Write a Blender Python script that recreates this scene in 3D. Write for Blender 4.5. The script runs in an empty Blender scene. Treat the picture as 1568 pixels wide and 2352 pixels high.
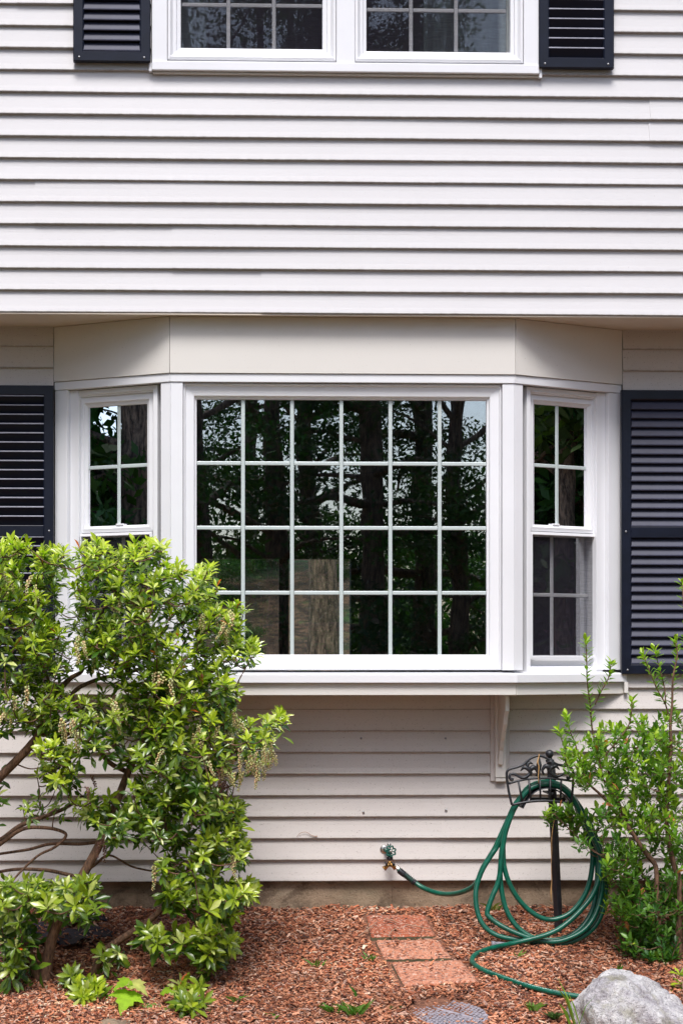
import bpy, math, random
import numpy as np
from mathutils import Vector, Matrix
R = math.radians
rng = random.Random(11)
nr = np.random.default_rng(5)
SC = bpy.context.scene
COL = SC.collection

# ------------------------------------------------------------------ camera
YAW = R(1.9)
F = 4317.0                       # focal length in photo units (1568 wide)
PX, PY = 573.0, 1510.0           # principal point (shift lens), horizon row
CAM = Vector((0.0, -8.9, 1.196))
cd = bpy.data.cameras.new('camera'); cam = bpy.data.objects.new('camera', cd); COL.objects.link(cam)
cam.location = CAM; cam.rotation_euler = (R(90), 0, -YAW)
cd.sensor_fit = 'HORIZONTAL'; cd.sensor_width = 24.0; cd.lens = 24.0 * F / 1568
cd.shift_x = (784 - PX) / 1568; cd.shift_y = (PY - 1176) / 1568
cd.clip_start = 0.1; cd.clip_end = 3000
SC.camera = cam

# ------------------------------------------------------------------ sky and sun
SUN_EL, SUN_AZ = 58.0, -8.0     # azimuth measured from -Y (behind the camera), negative = from the left
wd = bpy.data.worlds.new('World'); SC.world = wd; wd.use_nodes = True
nt = wd.node_tree; bg = nt.nodes['Background']
sky = nt.nodes.new('ShaderNodeTexSky'); sky.sky_type = 'NISHITA'; sky.sun_disc = False
sky.sun_elevation = R(SUN_EL); sky.sun_rotation = R(180 - SUN_AZ)
sky.air_density = 1.0; sky.dust_density = 2.5; sky.ozone_density = 2.0; sky.altitude = 50
nt.links.new(sky.outputs[0], bg.inputs[0]); bg.inputs[1].default_value = 0.105
sd = bpy.data.lights.new('sun', 'SUN'); so = bpy.data.objects.new('sun', sd); COL.objects.link(so)
sdir = Vector((math.sin(R(SUN_AZ)) * math.cos(R(SUN_EL)), -math.cos(R(SUN_AZ)) * math.cos(R(SUN_EL)), math.sin(R(SUN_EL))))
so.rotation_euler = sdir.to_track_quat('Z', 'Y').to_euler(); so.location = (0, -10, 15)
sd.energy = 1.5; sd.angle = R(20); sd.color = (1.0, 0.98, 0.965)
SC.view_settings.view_transform = 'Standard'; SC.view_settings.look = 'None'
SC.view_settings.exposure = 1.28; SC.view_settings.gamma = 1.0
SC.render.resolution_x = 682; SC.render.resolution_y = 1024
try:
    SC.cycles.transparent_max_bounces = 16; SC.cycles.max_bounces = 10
except Exception: pass

# ------------------------------------------------------------------ survey helpers
FWD = Vector((math.sin(YAW), math.cos(YAW), 0)); RGT = Vector((math.cos(YAW), -math.sin(YAW), 0)); UP = Vector((0, 0, 1))
def ray(x, y): return FWD + RGT * ((x - PX) / F) + UP * ((PY - y) / F)
def at(x, y, Y):
    d = ray(x, y); return CAM + d * ((Y - CAM.y) / d.y)
def sst(a, b, t):
    t = min(1.0, max(0.0, (t - a) / (b - a))); return t * t * (3 - 2 * t)
SLOPE = 0.163
def gz(x, y):
    if y < 0:
        d = -y
        return -SLOPE * d if d < 1.8 else -SLOPE * 1.8 - (0.16 * sst(1.8, 5.0, d))
    if y < 8.5: return 0.0
    return 0.2 * min(y - 8.5, 34.0) + 0.12 * math.sin(x * 0.9 + y * 0.6) * min(1, (y - 8.5) / 4)
def atg(x, y, lift=0.0):
    d = ray(x, y); lo, hi = 3.0, 12.0
    for _ in range(50):
        m = (lo + hi) / 2; p = CAM + d * m
        if p.z - gz(p.x, p.y) - lift > 0: lo = m
        else: hi = m
    return CAM + d * lo

# ------------------------------------------------------------------ build helpers
def tag(o, label=None, cat=None, group=None, kind=None):
    if label: o['label'] = label
    if cat: o['category'] = cat
    if group: o['group'] = group
    if kind: o['kind'] = kind
    return o
def thing(name, label, cat, loc, group=None):
    o = bpy.data.objects.new(name, None); COL.objects.link(o); o.location = loc
    o.empty_display_size = 0.1
    return tag(o, label, cat, group)
def put(o, parent):
    if parent is not None:
        o.parent = parent
        o.matrix_parent_inverse = Matrix.Translation(-Vector(parent.location)) if parent.type == 'EMPTY' else Matrix.Identity(4)
    return o
def inst(name, me, parent, mtx=None):
    o = bpy.data.objects.new(name, me); COL.objects.link(o)
    if mtx is not None: o.matrix_basis = mtx
    return put(o, parent)

def frames(pts):
    n = len(pts); T = []
    for i in range(n):
        t = pts[min(i + 1, n - 1)] - pts[max(i - 1, 0)]
        T.append(t.normalized() if t.length > 1e-9 else Vector((0, 0, 1)))
    a = Vector((0, 0, 1)) if abs(T[0].z) < 0.9 else Vector((1, 0, 0))
    u = T[0].cross(a).normalized(); out = []
    for i in range(n):
        u = (u - T[i] * u.dot(T[i]))
        u = u.normalized() if u.length > 1e-9 else T[i].orthogonal().normalized()
        out.append((T[i], u, T[i].cross(u)))
    return out
def smooth(pts, n=8):
    pts = [Vector(p) for p in pts]; out = []
    P = [pts[0] * 2 - pts[1]] + pts + [pts[-1] * 2 - pts[-2]]
    for i in range(1, len(P) - 2):
        p0, p1, p2, p3 = P[i - 1], P[i], P[i + 1], P[i + 2]
        for k in range(n):
            t = k / n
            out.append(0.5 * ((2 * p1) + (p2 - p0) * t + (2 * p0 - 5 * p1 + 4 * p2 - p3) * t * t + (3 * p1 - p0 - 3 * p2 + p3) * t ** 3))
    out.append(pts[-1]); return out
def lerpl(vals, n):
    m = len(vals) - 1; o = []
    for i in range(n):
        t = i / (n - 1) * m; k = min(int(t), m - 1); o.append(vals[k] + (vals[k + 1] - vals[k]) * (t - k))
    return o

class MB:
    def __init__(s): s.v = []; s.f = []; s.c = []
    def add(s, vs, fs, col=None):
        b = len(s.v); s.v += [tuple(p) for p in vs]; s.f += [tuple(i + b for i in f) for f in fs]
        if col is not None: s.c += [tuple(col)] * len(vs)
        return s
    def box(s, x0, x1, y0, y1, z0, z1, col=None):
        vs = [(x, y, z) for x in (x0, x1) for y in (y0, y1) for z in (z0, z1)]
        return s.add(vs, [(0, 1, 3, 2), (4, 6, 7, 5), (0, 4, 5, 1), (2, 3, 7, 6), (0, 2, 6, 4), (1, 5, 7, 3)], col)
    def tube(s, pts, rad, n=8, col=None, caps=True, flat=1.0):
        pts = [Vector(p) for p in pts]
        if not hasattr(rad, '__len__'): rad = [rad] * len(pts)
        if len(rad) != len(pts): rad = lerpl(list(rad), len(pts))
        vs = []; fs = []; m = len(pts)
        for (T, u, w), p, r in zip(frames(pts), pts, rad):
            for k in range(n):
                a = 2 * math.pi * k / n; vs.append(p + u * (math.cos(a) * r) + w * (math.sin(a) * r * flat))
        for i in range(m - 1):
            for k in range(n):
                k2 = (k + 1) % n; fs.append((i * n + k, i * n + k2, (i + 1) * n + k2, (i + 1) * n + k))
        if caps: fs.append(tuple(range(n - 1, -1, -1))); fs.append(tuple((m - 1) * n + k for k in range(n)))
        return s.add(vs, fs, col)
    def lathe(s, base, axis, prof, n=16, col=None):
        axis = Vector(axis).normalized(); u = axis.orthogonal().normalized(); w = axis.cross(u); base = Vector(base); vs = []; fs = []
        for h, r in prof:
            for k in range(n):
                a = 2 * math.pi * k / n; vs.append(base + axis * h + (u * math.cos(a) + w * math.sin(a)) * max(r, 1e-5))
        for i in range(len(prof) - 1):
            for k in range(n):
                k2 = (k + 1) % n; fs.append((i * n + k, i * n + k2, (i + 1) * n + k2, (i + 1) * n + k))
        fs.append(tuple(range(n - 1, -1, -1))); fs.append(tuple((len(prof) - 1) * n + k for k in range(n)))
        return s.add(vs, fs, col)
    def prism(s, poly, off, col=None):
        n = len(poly); off = Vector(off); a = [Vector(p) for p in poly]; b = [p + off for p in a]
        fs = [tuple(range(n)), tuple(range(2 * n - 1, n - 1, -1))]
        for i in range(n): j = (i + 1) % n; fs.append((i, i + n, j + n, j))
        return s.add(a + b, fs, col)
    def mesh(s, name, m, sm=False):
        me = bpy.data.meshes.new(name); me.from_pydata(s.v, [], s.f)
        if s.c and len(s.c) == len(s.v):
            at_ = me.color_attributes.new('Col', 'FLOAT_COLOR', 'POINT')
            at_.data.foreach_set('color', np.array([(c[0], c[1], c[2], 1.0) for c in s.c], dtype=np.float32).ravel())
        me.materials.append(m)
        if sm: me.polygons.foreach_set('use_smooth', np.ones(len(me.polygons), dtype=bool))
        me.update(); return me
    def build(s, name, m, parent=None, sm=False, bev=0.0):
        o = bpy.data.objects.new(name, s.mesh(name, m, sm)); COL.objects.link(o)
        if bev:
            b = o.modifiers.new('bevel', 'BEVEL'); b.width = bev; b.segments = 2; b.limit_method = 'ANGLE'; b.angle_limit = R(35)
        return put(o, parent)
def np_obj(name, V, Fc, m, parent=None, C=None, sm=False):
    me = bpy.data.meshes.new(name); me.from_pydata(V.reshape(-1, 3).tolist(), [], Fc.tolist() if hasattr(Fc, 'tolist') else Fc)
    if C is not None:
        a = me.color_attributes.new('Col', 'FLOAT_COLOR', 'POINT')
        c4 = np.ones((len(C), 4), dtype=np.float32); c4[:, :3] = C; a.data.foreach_set('color', c4.ravel())
    me.materials.append(m)
    if sm: me.polygons.foreach_set('use_smooth', np.ones(len(me.polygons), dtype=bool))
    me.update()
    o = bpy.data.objects.new(name, me); COL.objects.link(o); return put(o, parent)

# ------------------------------------------------------------------ materials
class NM:
    def __init__(s, name):
        s.m = bpy.data.materials.new(name); s.m.use_nodes = True; s.t = s.m.node_tree
        s.p = s.t.nodes['Principled BSDF']; s.out = s.t.nodes['Material Output']
    def n(s, k, **kw):
        o = s.t.nodes.new(k)
        for a, b in kw.items(): setattr(o, a, b)
        return o
    def l(s, a, b): s.t.links.new(a, b)
    def coord(s, scale=(1, 1, 1), kind='Object', rot=(0, 0, 0)):
        c = s.n('ShaderNodeTexCoord'); mp = s.n('ShaderNodeMapping'); mp.inputs['Scale'].default_value = scale
        mp.inputs['Rotation'].default_value = rot
        s.l(c.outputs[kind], mp.inputs[0]); return mp.outputs[0]
    def noise(s, vec, scale, detail=4, rough=0.55, dist=0.0):
        o = s.n('ShaderNodeTexNoise'); o.inputs['Scale'].default_value = scale; o.inputs['Detail'].default_value = detail
        o.inputs['Roughness'].default_value = rough; o.inputs['Distortion'].default_value = dist
        if vec is not None: s.l(vec, o.inputs['Vector'])
        return o.outputs['Fac']
    def ramp(s, fac, stops):
        r = s.n('ShaderNodeValToRGB'); e = r.color_ramp.elements
        while len(e) < len(stops): e.new(0.5)
        for i, (p, c) in enumerate(stops):
            e[i].position = p; e[i].color = (c[0], c[1], c[2], 1) if hasattr(c, '__len__') else (c, c, c, 1)
        s.l(fac, r.inputs[0]); return r.outputs[0]
    def mix(s, fac, a, b, mode='MIX'):
        o = s.n('ShaderNodeMix', data_type='RGBA', blend_type=mode)
        for v, i in ((fac, 0), (a, 6), (b, 7)):
            if hasattr(v, 'type') or hasattr(v, 'links'): s.l(v, o.inputs[i])
            elif i == 0: o.inputs[0].default_value = v
            else: o.inputs[i].default_value = (v[0], v[1], v[2], 1)
        return o.outputs[2]
    def bump(s, h, strength, dist=0.01, prev=None):
        b = s.n('ShaderNodeBump'); b.inputs['Strength'].default_value = strength; b.inputs['Distance'].default_value = dist
        s.l(h, b.inputs['Height'])
        if prev is not None: s.l(prev, b.inputs['Normal'])
        return b.outputs[0]
    def math(s, op, a, b=0.0):
        o = s.n('ShaderNodeMath', operation=op)
        for v, i in ((a, 0), (b, 1)):
            if hasattr(v, 'links'): s.l(v, o.inputs[i])
            else: o.inputs[i].default_value = v
        return o.outputs[0]
    def attr(s, name='Col'):
        a = s.n('ShaderNodeVertexColor'); a.layer_name = name; return a.outputs[0]
    def set(s, color=None, rough=None, normal=None, **kw):
        if color is not None:
            if hasattr(color, 'links'): s.l(color, s.p.inputs['Base Color'])
            else: s.p.inputs['Base Color'].default_value = (*color, 1)
        if rough is not None:
            if hasattr(rough, 'links'): s.l(rough, s.p.inputs['Roughness'])
            else: s.p.inputs['Roughness'].default_value = rough
        if normal is not None: s.l(normal, s.p.inputs['Normal'])
        for k, v in kw.items(): s.p.inputs[k.replace('_', ' ')].default_value = v
        return s.m

def m_plain(name, c, rough=0.5, var=0.12, scale=6.0, bump=0.0, bscale=120, metal=0.0, spec=0.5):
    k = NM(name); v = k.coord()
    f = k.noise(v, scale, 5, 0.6)
    c2 = k.ramp(f, [(0.3, [x * (1 - var) for x in c]), (0.7, [min(1, x * (1 + var)) for x in c])])
    nrm = k.bump(k.noise(v, bscale, 4), bump, 0.004) if bump else None
    return k.set(c2, rough, nrm, Metallic=metal, Specular_IOR_Level=spec)

def m_siding(name, base, speck, grain=0.22):
    k = NM(name); v = k.coord()
    big = k.noise(v, 1.3, 3, 0.6)
    c = k.ramp(big, [(0.3, [x * 0.965 for x in base]), (0.7, base)])
    oi = k.n('ShaderNodeObjectInfo')
    c = k.mix(k.math('MULTIPLY', oi.outputs['Random'], 0.08), c, [base[0] * 0.7, base[1] * 0.69, base[2] * 0.66])
    sp = k.noise(v, 210, 2, 0.5); spm = k.ramp(sp, [(speck, 0), (speck + 0.03, 1)])
    c = k.mix(k.math('MULTIPLY', spm, 0.6), c, (0.13, 0.085, 0.06))
    # grime and a painted shadow line along the drip edge, varied by noise
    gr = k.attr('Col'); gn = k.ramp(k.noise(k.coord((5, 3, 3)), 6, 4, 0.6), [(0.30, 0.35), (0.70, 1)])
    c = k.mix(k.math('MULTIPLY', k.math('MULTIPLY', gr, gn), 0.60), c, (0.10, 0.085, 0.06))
    g = k.noise(k.coord((2.2, 2, 60), rot=(0, R(3.0), 0)), 8, 4, 0.6, 0.4)
    nrm = k.bump(g, grain, 0.0025)
    return k.set(c, 0.5, nrm, Specular_IOR_Level=0.3)

M = {}
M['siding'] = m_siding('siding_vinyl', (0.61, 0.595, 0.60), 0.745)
M['siding_low'] = m_siding('siding_vinyl_low', (0.61, 0.565, 0.535), 0.665)  # base warmed: tan tint of the shade under the bay put into the colour
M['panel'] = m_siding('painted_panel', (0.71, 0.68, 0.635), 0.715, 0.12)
M['trim'] = m_plain('white_vinyl', (0.77, 0.77, 0.79), 0.38, 0.03, 3.0)
M['muntin'] = m_plain('muntin_grey_white', (0.50, 0.56, 0.55), 0.35, 0.04, 5.0)
M['soffit'] = m_plain('soffit_paint', (0.62, 0.54, 0.45), 0.6, 0.06, 4, 0.1)
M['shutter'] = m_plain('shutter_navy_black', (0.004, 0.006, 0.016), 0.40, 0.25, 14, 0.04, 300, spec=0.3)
M['slat_edge'] = m_plain('shutter_edge_lit', (0.26, 0.26, 0.31), 0.5, 0.3, 20)  # bright line of light caught by flipped slat lips, painted as colour
M['slat'] = m_plain('shutter_slat_skylit', (0.034, 0.036, 0.064), 0.5, 0.2, 14, 0.05, 300, spec=0.4)  # paler than the frame: sky glare on the slat faces put into the colour
M['screw'] = m_plain('screw_steel', (0.35, 0.35, 0.36), 0.35, 0.1, 20, metal=0.8)
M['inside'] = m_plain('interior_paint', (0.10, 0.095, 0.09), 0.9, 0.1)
M['roof'] = m_plain('roof_shingle', (0.06, 0.06, 0.065), 0.9, 0.3, 9, 0.4, 60)
M['iron'] = m_plain('black_iron', (0.016, 0.017, 0.022), 0.45, 0.3, 40, 0.12, 260)
M['silver'] = m_plain('zinc_fitting', (0.55, 0.53, 0.50), 0.3, 0.1, 60, metal=1.0)
M['blackrub'] = m_plain('black_rubber', (0.012, 0.012, 0.016), 0.45, 0.2, 40)
M['greyplast'] = m_plain('grey_plastic', (0.22, 0.21, 0.24), 0.5, 0.2, 40)
M['wheel'] = m_plain('green_enamel', (0.006, 0.075, 0.055), 0.25, 0.3, 60)
M['raffia'] = m_plain('dry_raffia', (0.62, 0.36, 0.14), 0.7, 0.25, 60)
M['twig'] = m_plain('dry_twig', (0.36, 0.21, 0.14), 0.85, 0.3, 60, 0.3, 200)
M['white_curtain'] = m_plain('curtain_cloth', (0.86, 0.90, 0.90), 0.9, 0.08, 12)

k = NM('brass'); v = k.coord()
M['brass'] = k.set(k.ramp(k.noise(v, 90, 4), [(0.35, (0.22, 0.11, 0.035)), (0.7, (0.55, 0.32, 0.11))]), 0.38, None, Metallic=0.9)

k = NM('window_glass'); k.t.nodes.remove(k.p)
fr = k.n('ShaderNodeFresnel'); fr.inputs['IOR'].default_value = 2.75
gl = k.n('ShaderNodeBsdfGlossy'); gl.inputs['Roughness'].default_value = 0.0; gl.inputs['Color'].default_value = (0.96, 0.97, 1, 1)
v = k.coord((1, 1, 1)); gn = k.bump(k.noise(v, 2.2, 2), 0.03, 0.02); k.l(gn, gl.inputs['Normal'])
tr = k.n('ShaderNodeBsdfTransparent'); tr.inputs['Color'].default_value = (0.93, 0.96, 0.95, 1)
mx = k.n('ShaderNodeMixShader'); k.l(fr.outputs[0], mx.inputs[0]); k.l(tr.outputs[0], mx.inputs[1]); k.l(gl.outputs[0], mx.inputs[2])
k.l(mx.outputs[0], k.out.inputs['Surface']); M['glass'] = k.m
M['glass_mid'] = k.m.copy(); M['glass_mid'].name = 'upper_glass'
for n_ in M['glass_mid'].node_tree.nodes:
    if n_.type == 'FRESNEL': n_.inputs['IOR'].default_value = 2.0
M['glass_clear'] = k.m.copy(); M['glass_clear'].name = 'rear_glass'
for n_ in M['glass_clear'].node_tree.nodes:
    if n_.type == 'FRESNEL': n_.inputs['IOR'].default_value = 1.4

k = NM('screen_mesh'); k.t.nodes.remove(k.p)
df = k.n('ShaderNodeBsdfDiffuse'); df.inputs['Color'].default_value = (0.030, 0.027, 0.036, 1)
tr = k.n('ShaderNodeBsdfTransparent'); mx = k.n('ShaderNodeMixShader')
wv = k.noise(k.coord((18, 18, 500)), 1.0, 2); k.l(k.ramp(wv, [(0.3, 0.34), (0.7, 0.24)]), mx.inputs[0])
k.l(df.outputs[0], mx.inputs[2]); k.l(tr.outputs[0], mx.inputs[1]); k.l(mx.outputs[0], k.out.inputs['Surface']); M['screen'] = k.m

k = NM('foundation_concrete'); v = k.coord()
c = k.ramp(k.noise(v, 3.5, 6, 0.7), [(0.3, (0.17, 0.115, 0.07)), (0.55, (0.31, 0.225, 0.15)), (0.75, (0.40, 0.31, 0.22))])
c = k.mix(k.ramp(k.noise(v, 90, 3, 0.6), [(0.60, 0), (0.72, 0.75)]), c, (0.07, 0.05, 0.04))
c = k.mix(k.ramp(k.noise(v, 1.9, 3), [(0.55, 0), (0.75, 0.5)]), c, (0.13, 0.14, 0.09))
c = k.mix(k.ramp(k.noise(v, 6, 6, 0.75, 0.6), [(0.50, 0), (0.62, 0.7)]), c, (0.085, 0.055, 0.035))
b = k.bump(k.noise(v, 130, 4), 0.6, 0.006); b = k.bump(k.noise(v, 14, 4), 0.4, 0.02, b)
M['concrete'] = k.set(c, 0.9, b)

k = NM('bark_chip'); a = k.attr(); v = k.coord()
c = k.mix(k.ramp(k.noise(v, 160, 3), [(0.3, 0.0), (0.75, 0.45)]), a, (0.10, 0.045, 0.028))
M['chip'] = k.set(c, 0.8, None, Specular_IOR_Level=0.35)
k = NM('mulch_soil'); v = k.coord()
c = k.ramp(k.noise(v, 70, 5, 0.7), [(0.3, (0.06, 0.026, 0.016)), (0.5, (0.20, 0.08, 0.045)), (0.7, (0.40, 0.19, 0.11))])
M['soil'] = k.set(c, 0.95, k.bump(k.noise(v, 90, 4), 0.9, 0.02))

k = NM('garden_ground'); v = k.coord()
c = k.ramp(k.noise(v, 0.6, 6, 0.65), [(0.35, (0.17, 0.09, 0.05)), (0.52, (0.27, 0.145, 0.08)), (0.60, (0.07, 0.13, 0.03))])
c = k.mix(k.ramp(k.noise(v, 5, 6, 0.85), [(0.42, 0), (0.56, 0.9)]), c, (0.035, 0.024, 0.015))
M['ground'] = k.set(c, 0.95, k.bump(k.noise(v, 9, 5), 0.7, 0.06))

k = NM('hose_green'); v = k.coord()
c = k.ramp(k.noise(v, 28, 4), [(0.35, (0.001, 0.070, 0.042)), (0.7, (0.003, 0.118, 0.072))])
c = k.mix(k.ramp(k.noise(v, 140, 3), [(0.64, 0), (0.7, 0.8)]), c, (0.006, 0.03, 0.022))
wv = k.n('ShaderNodeTexWave'); wv.inputs['Scale'].default_value = 90; wv.inputs['Distortion'].default_value = 1.5
k.l(k.coord((1, 1, 1), rot=(0.3, 0.5, 0.7)), wv.inputs[0])
M['hose'] = k.set(c, 0.3, k.bump(wv.outputs['Fac'], 0.12, 0.002), Specular_IOR_Level=0.55)

def m_paver(name, a, c_):
    k = NM(name); v = k.coord()
    c = k.ramp(k.noise(v, 9, 5), [(0.3, a), (0.7, c_)])
    c = k.mix(k.ramp(k.noise(v, 75, 4, 0.75), [(0.53, 0), (0.60, 0.9)]), c, (0.66, 0.46, 0.36))
    c = k.mix(k.ramp(k.noise(v, 62, 4, 0.75), [(0.40, 0.9), (0.47, 0)]), c, (0.10, 0.04, 0.028))
    return k.set(c, 0.85, k.bump(k.noise(v, 110, 5, 0.75), 1.0, 0.008))
M['moss_edge'] = m_plain('mossy_soil_edge', (0.055, 0.045, 0.02), 0.95, 0.5, 40, 0.6, 120)
M['paver'] = m_paver('red_paver_dry', (0.50, 0.17, 0.09), (0.63, 0.28, 0.17))
M['paver_damp'] = m_paver('red_paver_damp', (0.34, 0.075, 0.03), (0.50, 0.15, 0.07))

k = NM('grey_granite'); v = k.coord()
c = k.ramp(k.noise(v, 7, 6, 0.7, 0.8), [(0.32, (0.24, 0.21, 0.23)), (0.44, (0.56, 0.53, 0.55)), (0.58, (0.76, 0.74, 0.73))])
c = k.mix(k.ramp(k.noise(v, 5.2, 4, 0.7), [(0.52, 0), (0.62, 0.6)]), c, (0.38, 0.36, 0.23))
c = k.mix(k.ramp(k.noise(k.coord((1, 2.5, 1)), 60, 4, 0.75), [(0.54, 0), (0.66, 0.8)]), c, (0.12, 0.105, 0.105))
b = k.bump(k.noise(v, 16, 6, 0.75), 1.0, 0.05); b = k.bump(k.noise(v, 110, 4, 0.7), 0.6, 0.006, b)
M['rock'] = k.set(c, 0.85, b)
M['pebble'] = m_plain('pebble_grey_violet', (0.27, 0.245, 0.275), 0.75, 0.3, 25, 0.4, 150)
M['fabric'] = m_plain('black_weed_cloth', (0.022, 0.017, 0.026), 0.8, 0.5, 25, 0.5, 400)

def m_leaf(name, rough, spec, trans):
    k = NM(name); a = k.attr(); v = k.coord()
    c = k.mix(k.ramp(k.noise(v, 38, 3), [(0.35, 0), (0.7, 0.32)]), a, (0.03, 0.07, 0.012))
    k.set(c, rough, None, Specular_IOR_Level=spec)
    t = k.n('ShaderNodeBsdfTranslucent'); k.l(k.mix(0.55, c, (0.55, 0.85, 0.10), 'MULTIPLY'), t.inputs[0])
    t2 = k.mix(1.0, c, (1.2, 1.9, 0.5), 'MULTIPLY'); k.l(t2, t.inputs[0])
    m = k.n('ShaderNodeMixShader'); m.inputs[0].default_value = trans
    k.l(k.p.outputs[0], m.inputs[1]); k.l(t.outputs[0], m.inputs[2]); k.l(m.outputs[0], k.out.inputs['Surface'])
    return k.m
M['leaf'] = m_leaf('glossy_leaf', 0.27, 0.55, 0.25)
M['leaf2'] = m_leaf('shrub_leaf', 0.38, 0.45, 0.28)
M['maple'] = m_leaf('maple_leaf', 0.5, 0.3, 0.35)
M['tleaf'] = m_leaf('tree_leaf', 0.55, 0.3, 0.2)
M['grass'] = m_leaf('grass_blade', 0.5, 0.3, 0.3)
k = NM('berry'); M['berry'] = k.set(k.attr(), 0.42, None, Specular_IOR_Level=0.45)
k = NM('branch_bark'); v = k.coord((1, 1, 0.25))
c = k.ramp(k.noise(v, 130, 5, 0.7), [(0.35, (0.055, 0.028, 0.018)), (0.6, (0.20, 0.105, 0.06)), (0.75, (0.34, 0.19, 0.11))])
M['bark'] = k.set(c, 0.85, k.bump(k.noise(v, 110, 4), 0.8, 0.008))
k = NM('tree_bark'); v = k.coord((1, 1, 0.2))
c = k.ramp(k.noise(v, 26, 6, 0.75), [(0.40, (0.05, 0.034, 0.024)), (0.60, (0.34, 0.235, 0.16))])
M['tbark'] = k.set(c, 0.9, k.bump(k.noise(v, 22, 5, 0.7), 1.0, 0.06))

# ------------------------------------------------------------------ setting: ground sheet
def axis(lo, hi, fine0, fine1, step):
    a = list(np.arange(fine0, fine1 + 1e-6, step)); s = step; x = fine0
    while x > lo: s *= 1.35; x -= s; a.insert(0, x)
    s = step; x = a[-1]
    while x < hi: s *= 1.35; x += s; a.append(x)
    return a
xs = axis(-900, 900, -4, 5, 0.5); ys = axis(-900, 900, -6, 30, 0.5)
V = []; Fc = []
for y in ys:
    for x in xs:
        bed = (-3.3 < x < 4.8 and -2.6 < y < 8.2)
        V.append((x, y, gz(x, y) - (0.06 if bed else 0.0)))
nx = len(xs)
for j in range(len(ys) - 1):
    for i in range(nx - 1): Fc.append((j * nx + i, j * nx + i + 1, (j + 1) * nx + i + 1, (j + 1) * nx + i))
mb = MB(); mb.v = V; mb.f = Fc
tag(mb.build('ground', M['ground'], None, True), kind='structure')

# mulch bed: fine uneven sheet, 20 mm proud of the soil
def hash2(i, j, s=0):
    n = (i * 374761393 + j * 668265263 + s * 1442695041) & 0xffffffff
    n = ((n ^ (n >> 13)) * 1274126177) & 0xffffffff
    return ((n ^ (n >> 16)) & 0xffff) / 65535.0
def vnoise(x, y, s=0):
    i, j = math.floor(x), math.floor(y); u, w = x - i, y - j
    u = u * u * (3 - 2 * u); w = w * w * (3 - 2 * w)
    a = hash2(i, j, s) * (1 - u) + hash2(i + 1, j, s) * u; b = hash2(i, j + 1, s) * (1 - u) + hash2(i + 1, j + 1, s) * u
    return a * (1 - w) + b * w - 0.5
def bed_z(x, y):
    return gz(x, y) + 0.045 * vnoise(x * 2.1, y * 2.1) * min(1, -y * 3 if y < 0 else 0) + 0.02 * vnoise(x * 7, y * 7, 3)
bx = np.arange(-3.2, 4.75, 0.045); by = np.arange(-2.55, 0.05, 0.045)
V = [(x, y, bed_z(x, y)) for y in by for x in bx]; n = len(bx)
mb = MB(); mb.v = V
mb.f = [(j * n + i, j * n + i + 1, (j + 1) * n + i + 1, (j + 1) * n + i) for j in range(len(by) - 1) for i in range(n - 1)]
tag(mb.build('mulch_bed', M['soil'], None, True), kind='structure')

# ------------------------------------------------------------------ the house
BAY = 0.305                                   # how far the bay stands out
OVR = 0.38                                    # overhang of the upper storey
XA, XB = -3.0, 4.6
house = thing('house', 'two-storey house clad in white vinyl siding with an angled bay window', 'house', (0.75, 0, 0))
def zat(y, Y, x=784): return at(x, y, Y).z
ZSOF = zat(720, -OVR)                         # underside of the overhang
PU = 50.5 * 8.52 / F
PL = 49.35 * 8.9 / F
Z0L = zat(2024, 0.0)

def plank(name, x0, x1, z, h, yref, m, proud=0.0, seed=0, slant=0.0):
    depth = 0.019
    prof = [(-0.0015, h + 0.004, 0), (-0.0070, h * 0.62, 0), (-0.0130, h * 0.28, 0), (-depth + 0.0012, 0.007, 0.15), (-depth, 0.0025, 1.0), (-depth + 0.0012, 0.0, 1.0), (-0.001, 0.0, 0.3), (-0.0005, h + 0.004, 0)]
    L = x1 - x0; ns = max(2, int(L / 0.22)); vs = []; cs = []; fs = []; np_ = len(prof)
    for i in range(ns + 1):
        x = x0 + L * i / ns
        dz = 0.0022 * vnoise(x * 0.9, z * 31 + seed, 5) + 0.0012 * vnoise(x * 3.1, z * 17 + seed, 6)
        dy = 0.0035 * vnoise(x * 1.3, z * 23 + seed, 7)
        for (y, zz, g) in prof:
            sl = slant * (zz / h) if (i in (0, ns) and slant) else 0
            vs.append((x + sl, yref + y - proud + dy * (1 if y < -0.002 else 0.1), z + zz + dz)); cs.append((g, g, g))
    for i in range(ns):
        for k_ in range(np_):
            k2 = (k_ + 1) % np_; fs.append((i * np_ + k_, (i + 1) * np_ + k_, (i + 1) * np_ + k2, i * np_ + k2))
    fs.append(tuple(range(np_))); fs.append(tuple(ns * np_ + k_ for k_ in range(np_ - 1, -1, -1)))
    mb = MB(); mb.v = vs; mb.f = fs; mb.c = cs
    return mb.build(name, m, house)

# upper wall
YU = -OVR + 0.019
wux0, wux1 = at(349, 150, -OVR).x, at(1236, 150, -OVR).x      # outer edges of the upper window casing
ZWB = zat(165, -OVR)
seams = {4: 80, 5: 80, 2: 395, 3: 395, 0: 600, 1: 600, 8: 1492, 9: 1494, 14: 40, 19: 1500}
for c in range(21):
    z = ZSOF + c * PU
    if c >= 11: spans = [(XA, wux0 - 0.004), (wux1 + 0.004, XB)]
    else: spans = [(XA, XB)]
    for (a, b) in spans:
        sx = None
        if c in seams:
            t = at(seams[c], 500, -OVR).x
            if a + 0.1 < t < b - 0.1: sx = t
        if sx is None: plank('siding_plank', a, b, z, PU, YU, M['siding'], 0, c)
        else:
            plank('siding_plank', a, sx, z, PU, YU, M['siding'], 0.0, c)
            plank('siding_plank', sx - 0.0005, b, z, PU, YU, M['siding'], 0.0032, c, -0.003 if c in (8, 9) else 0)
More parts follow.
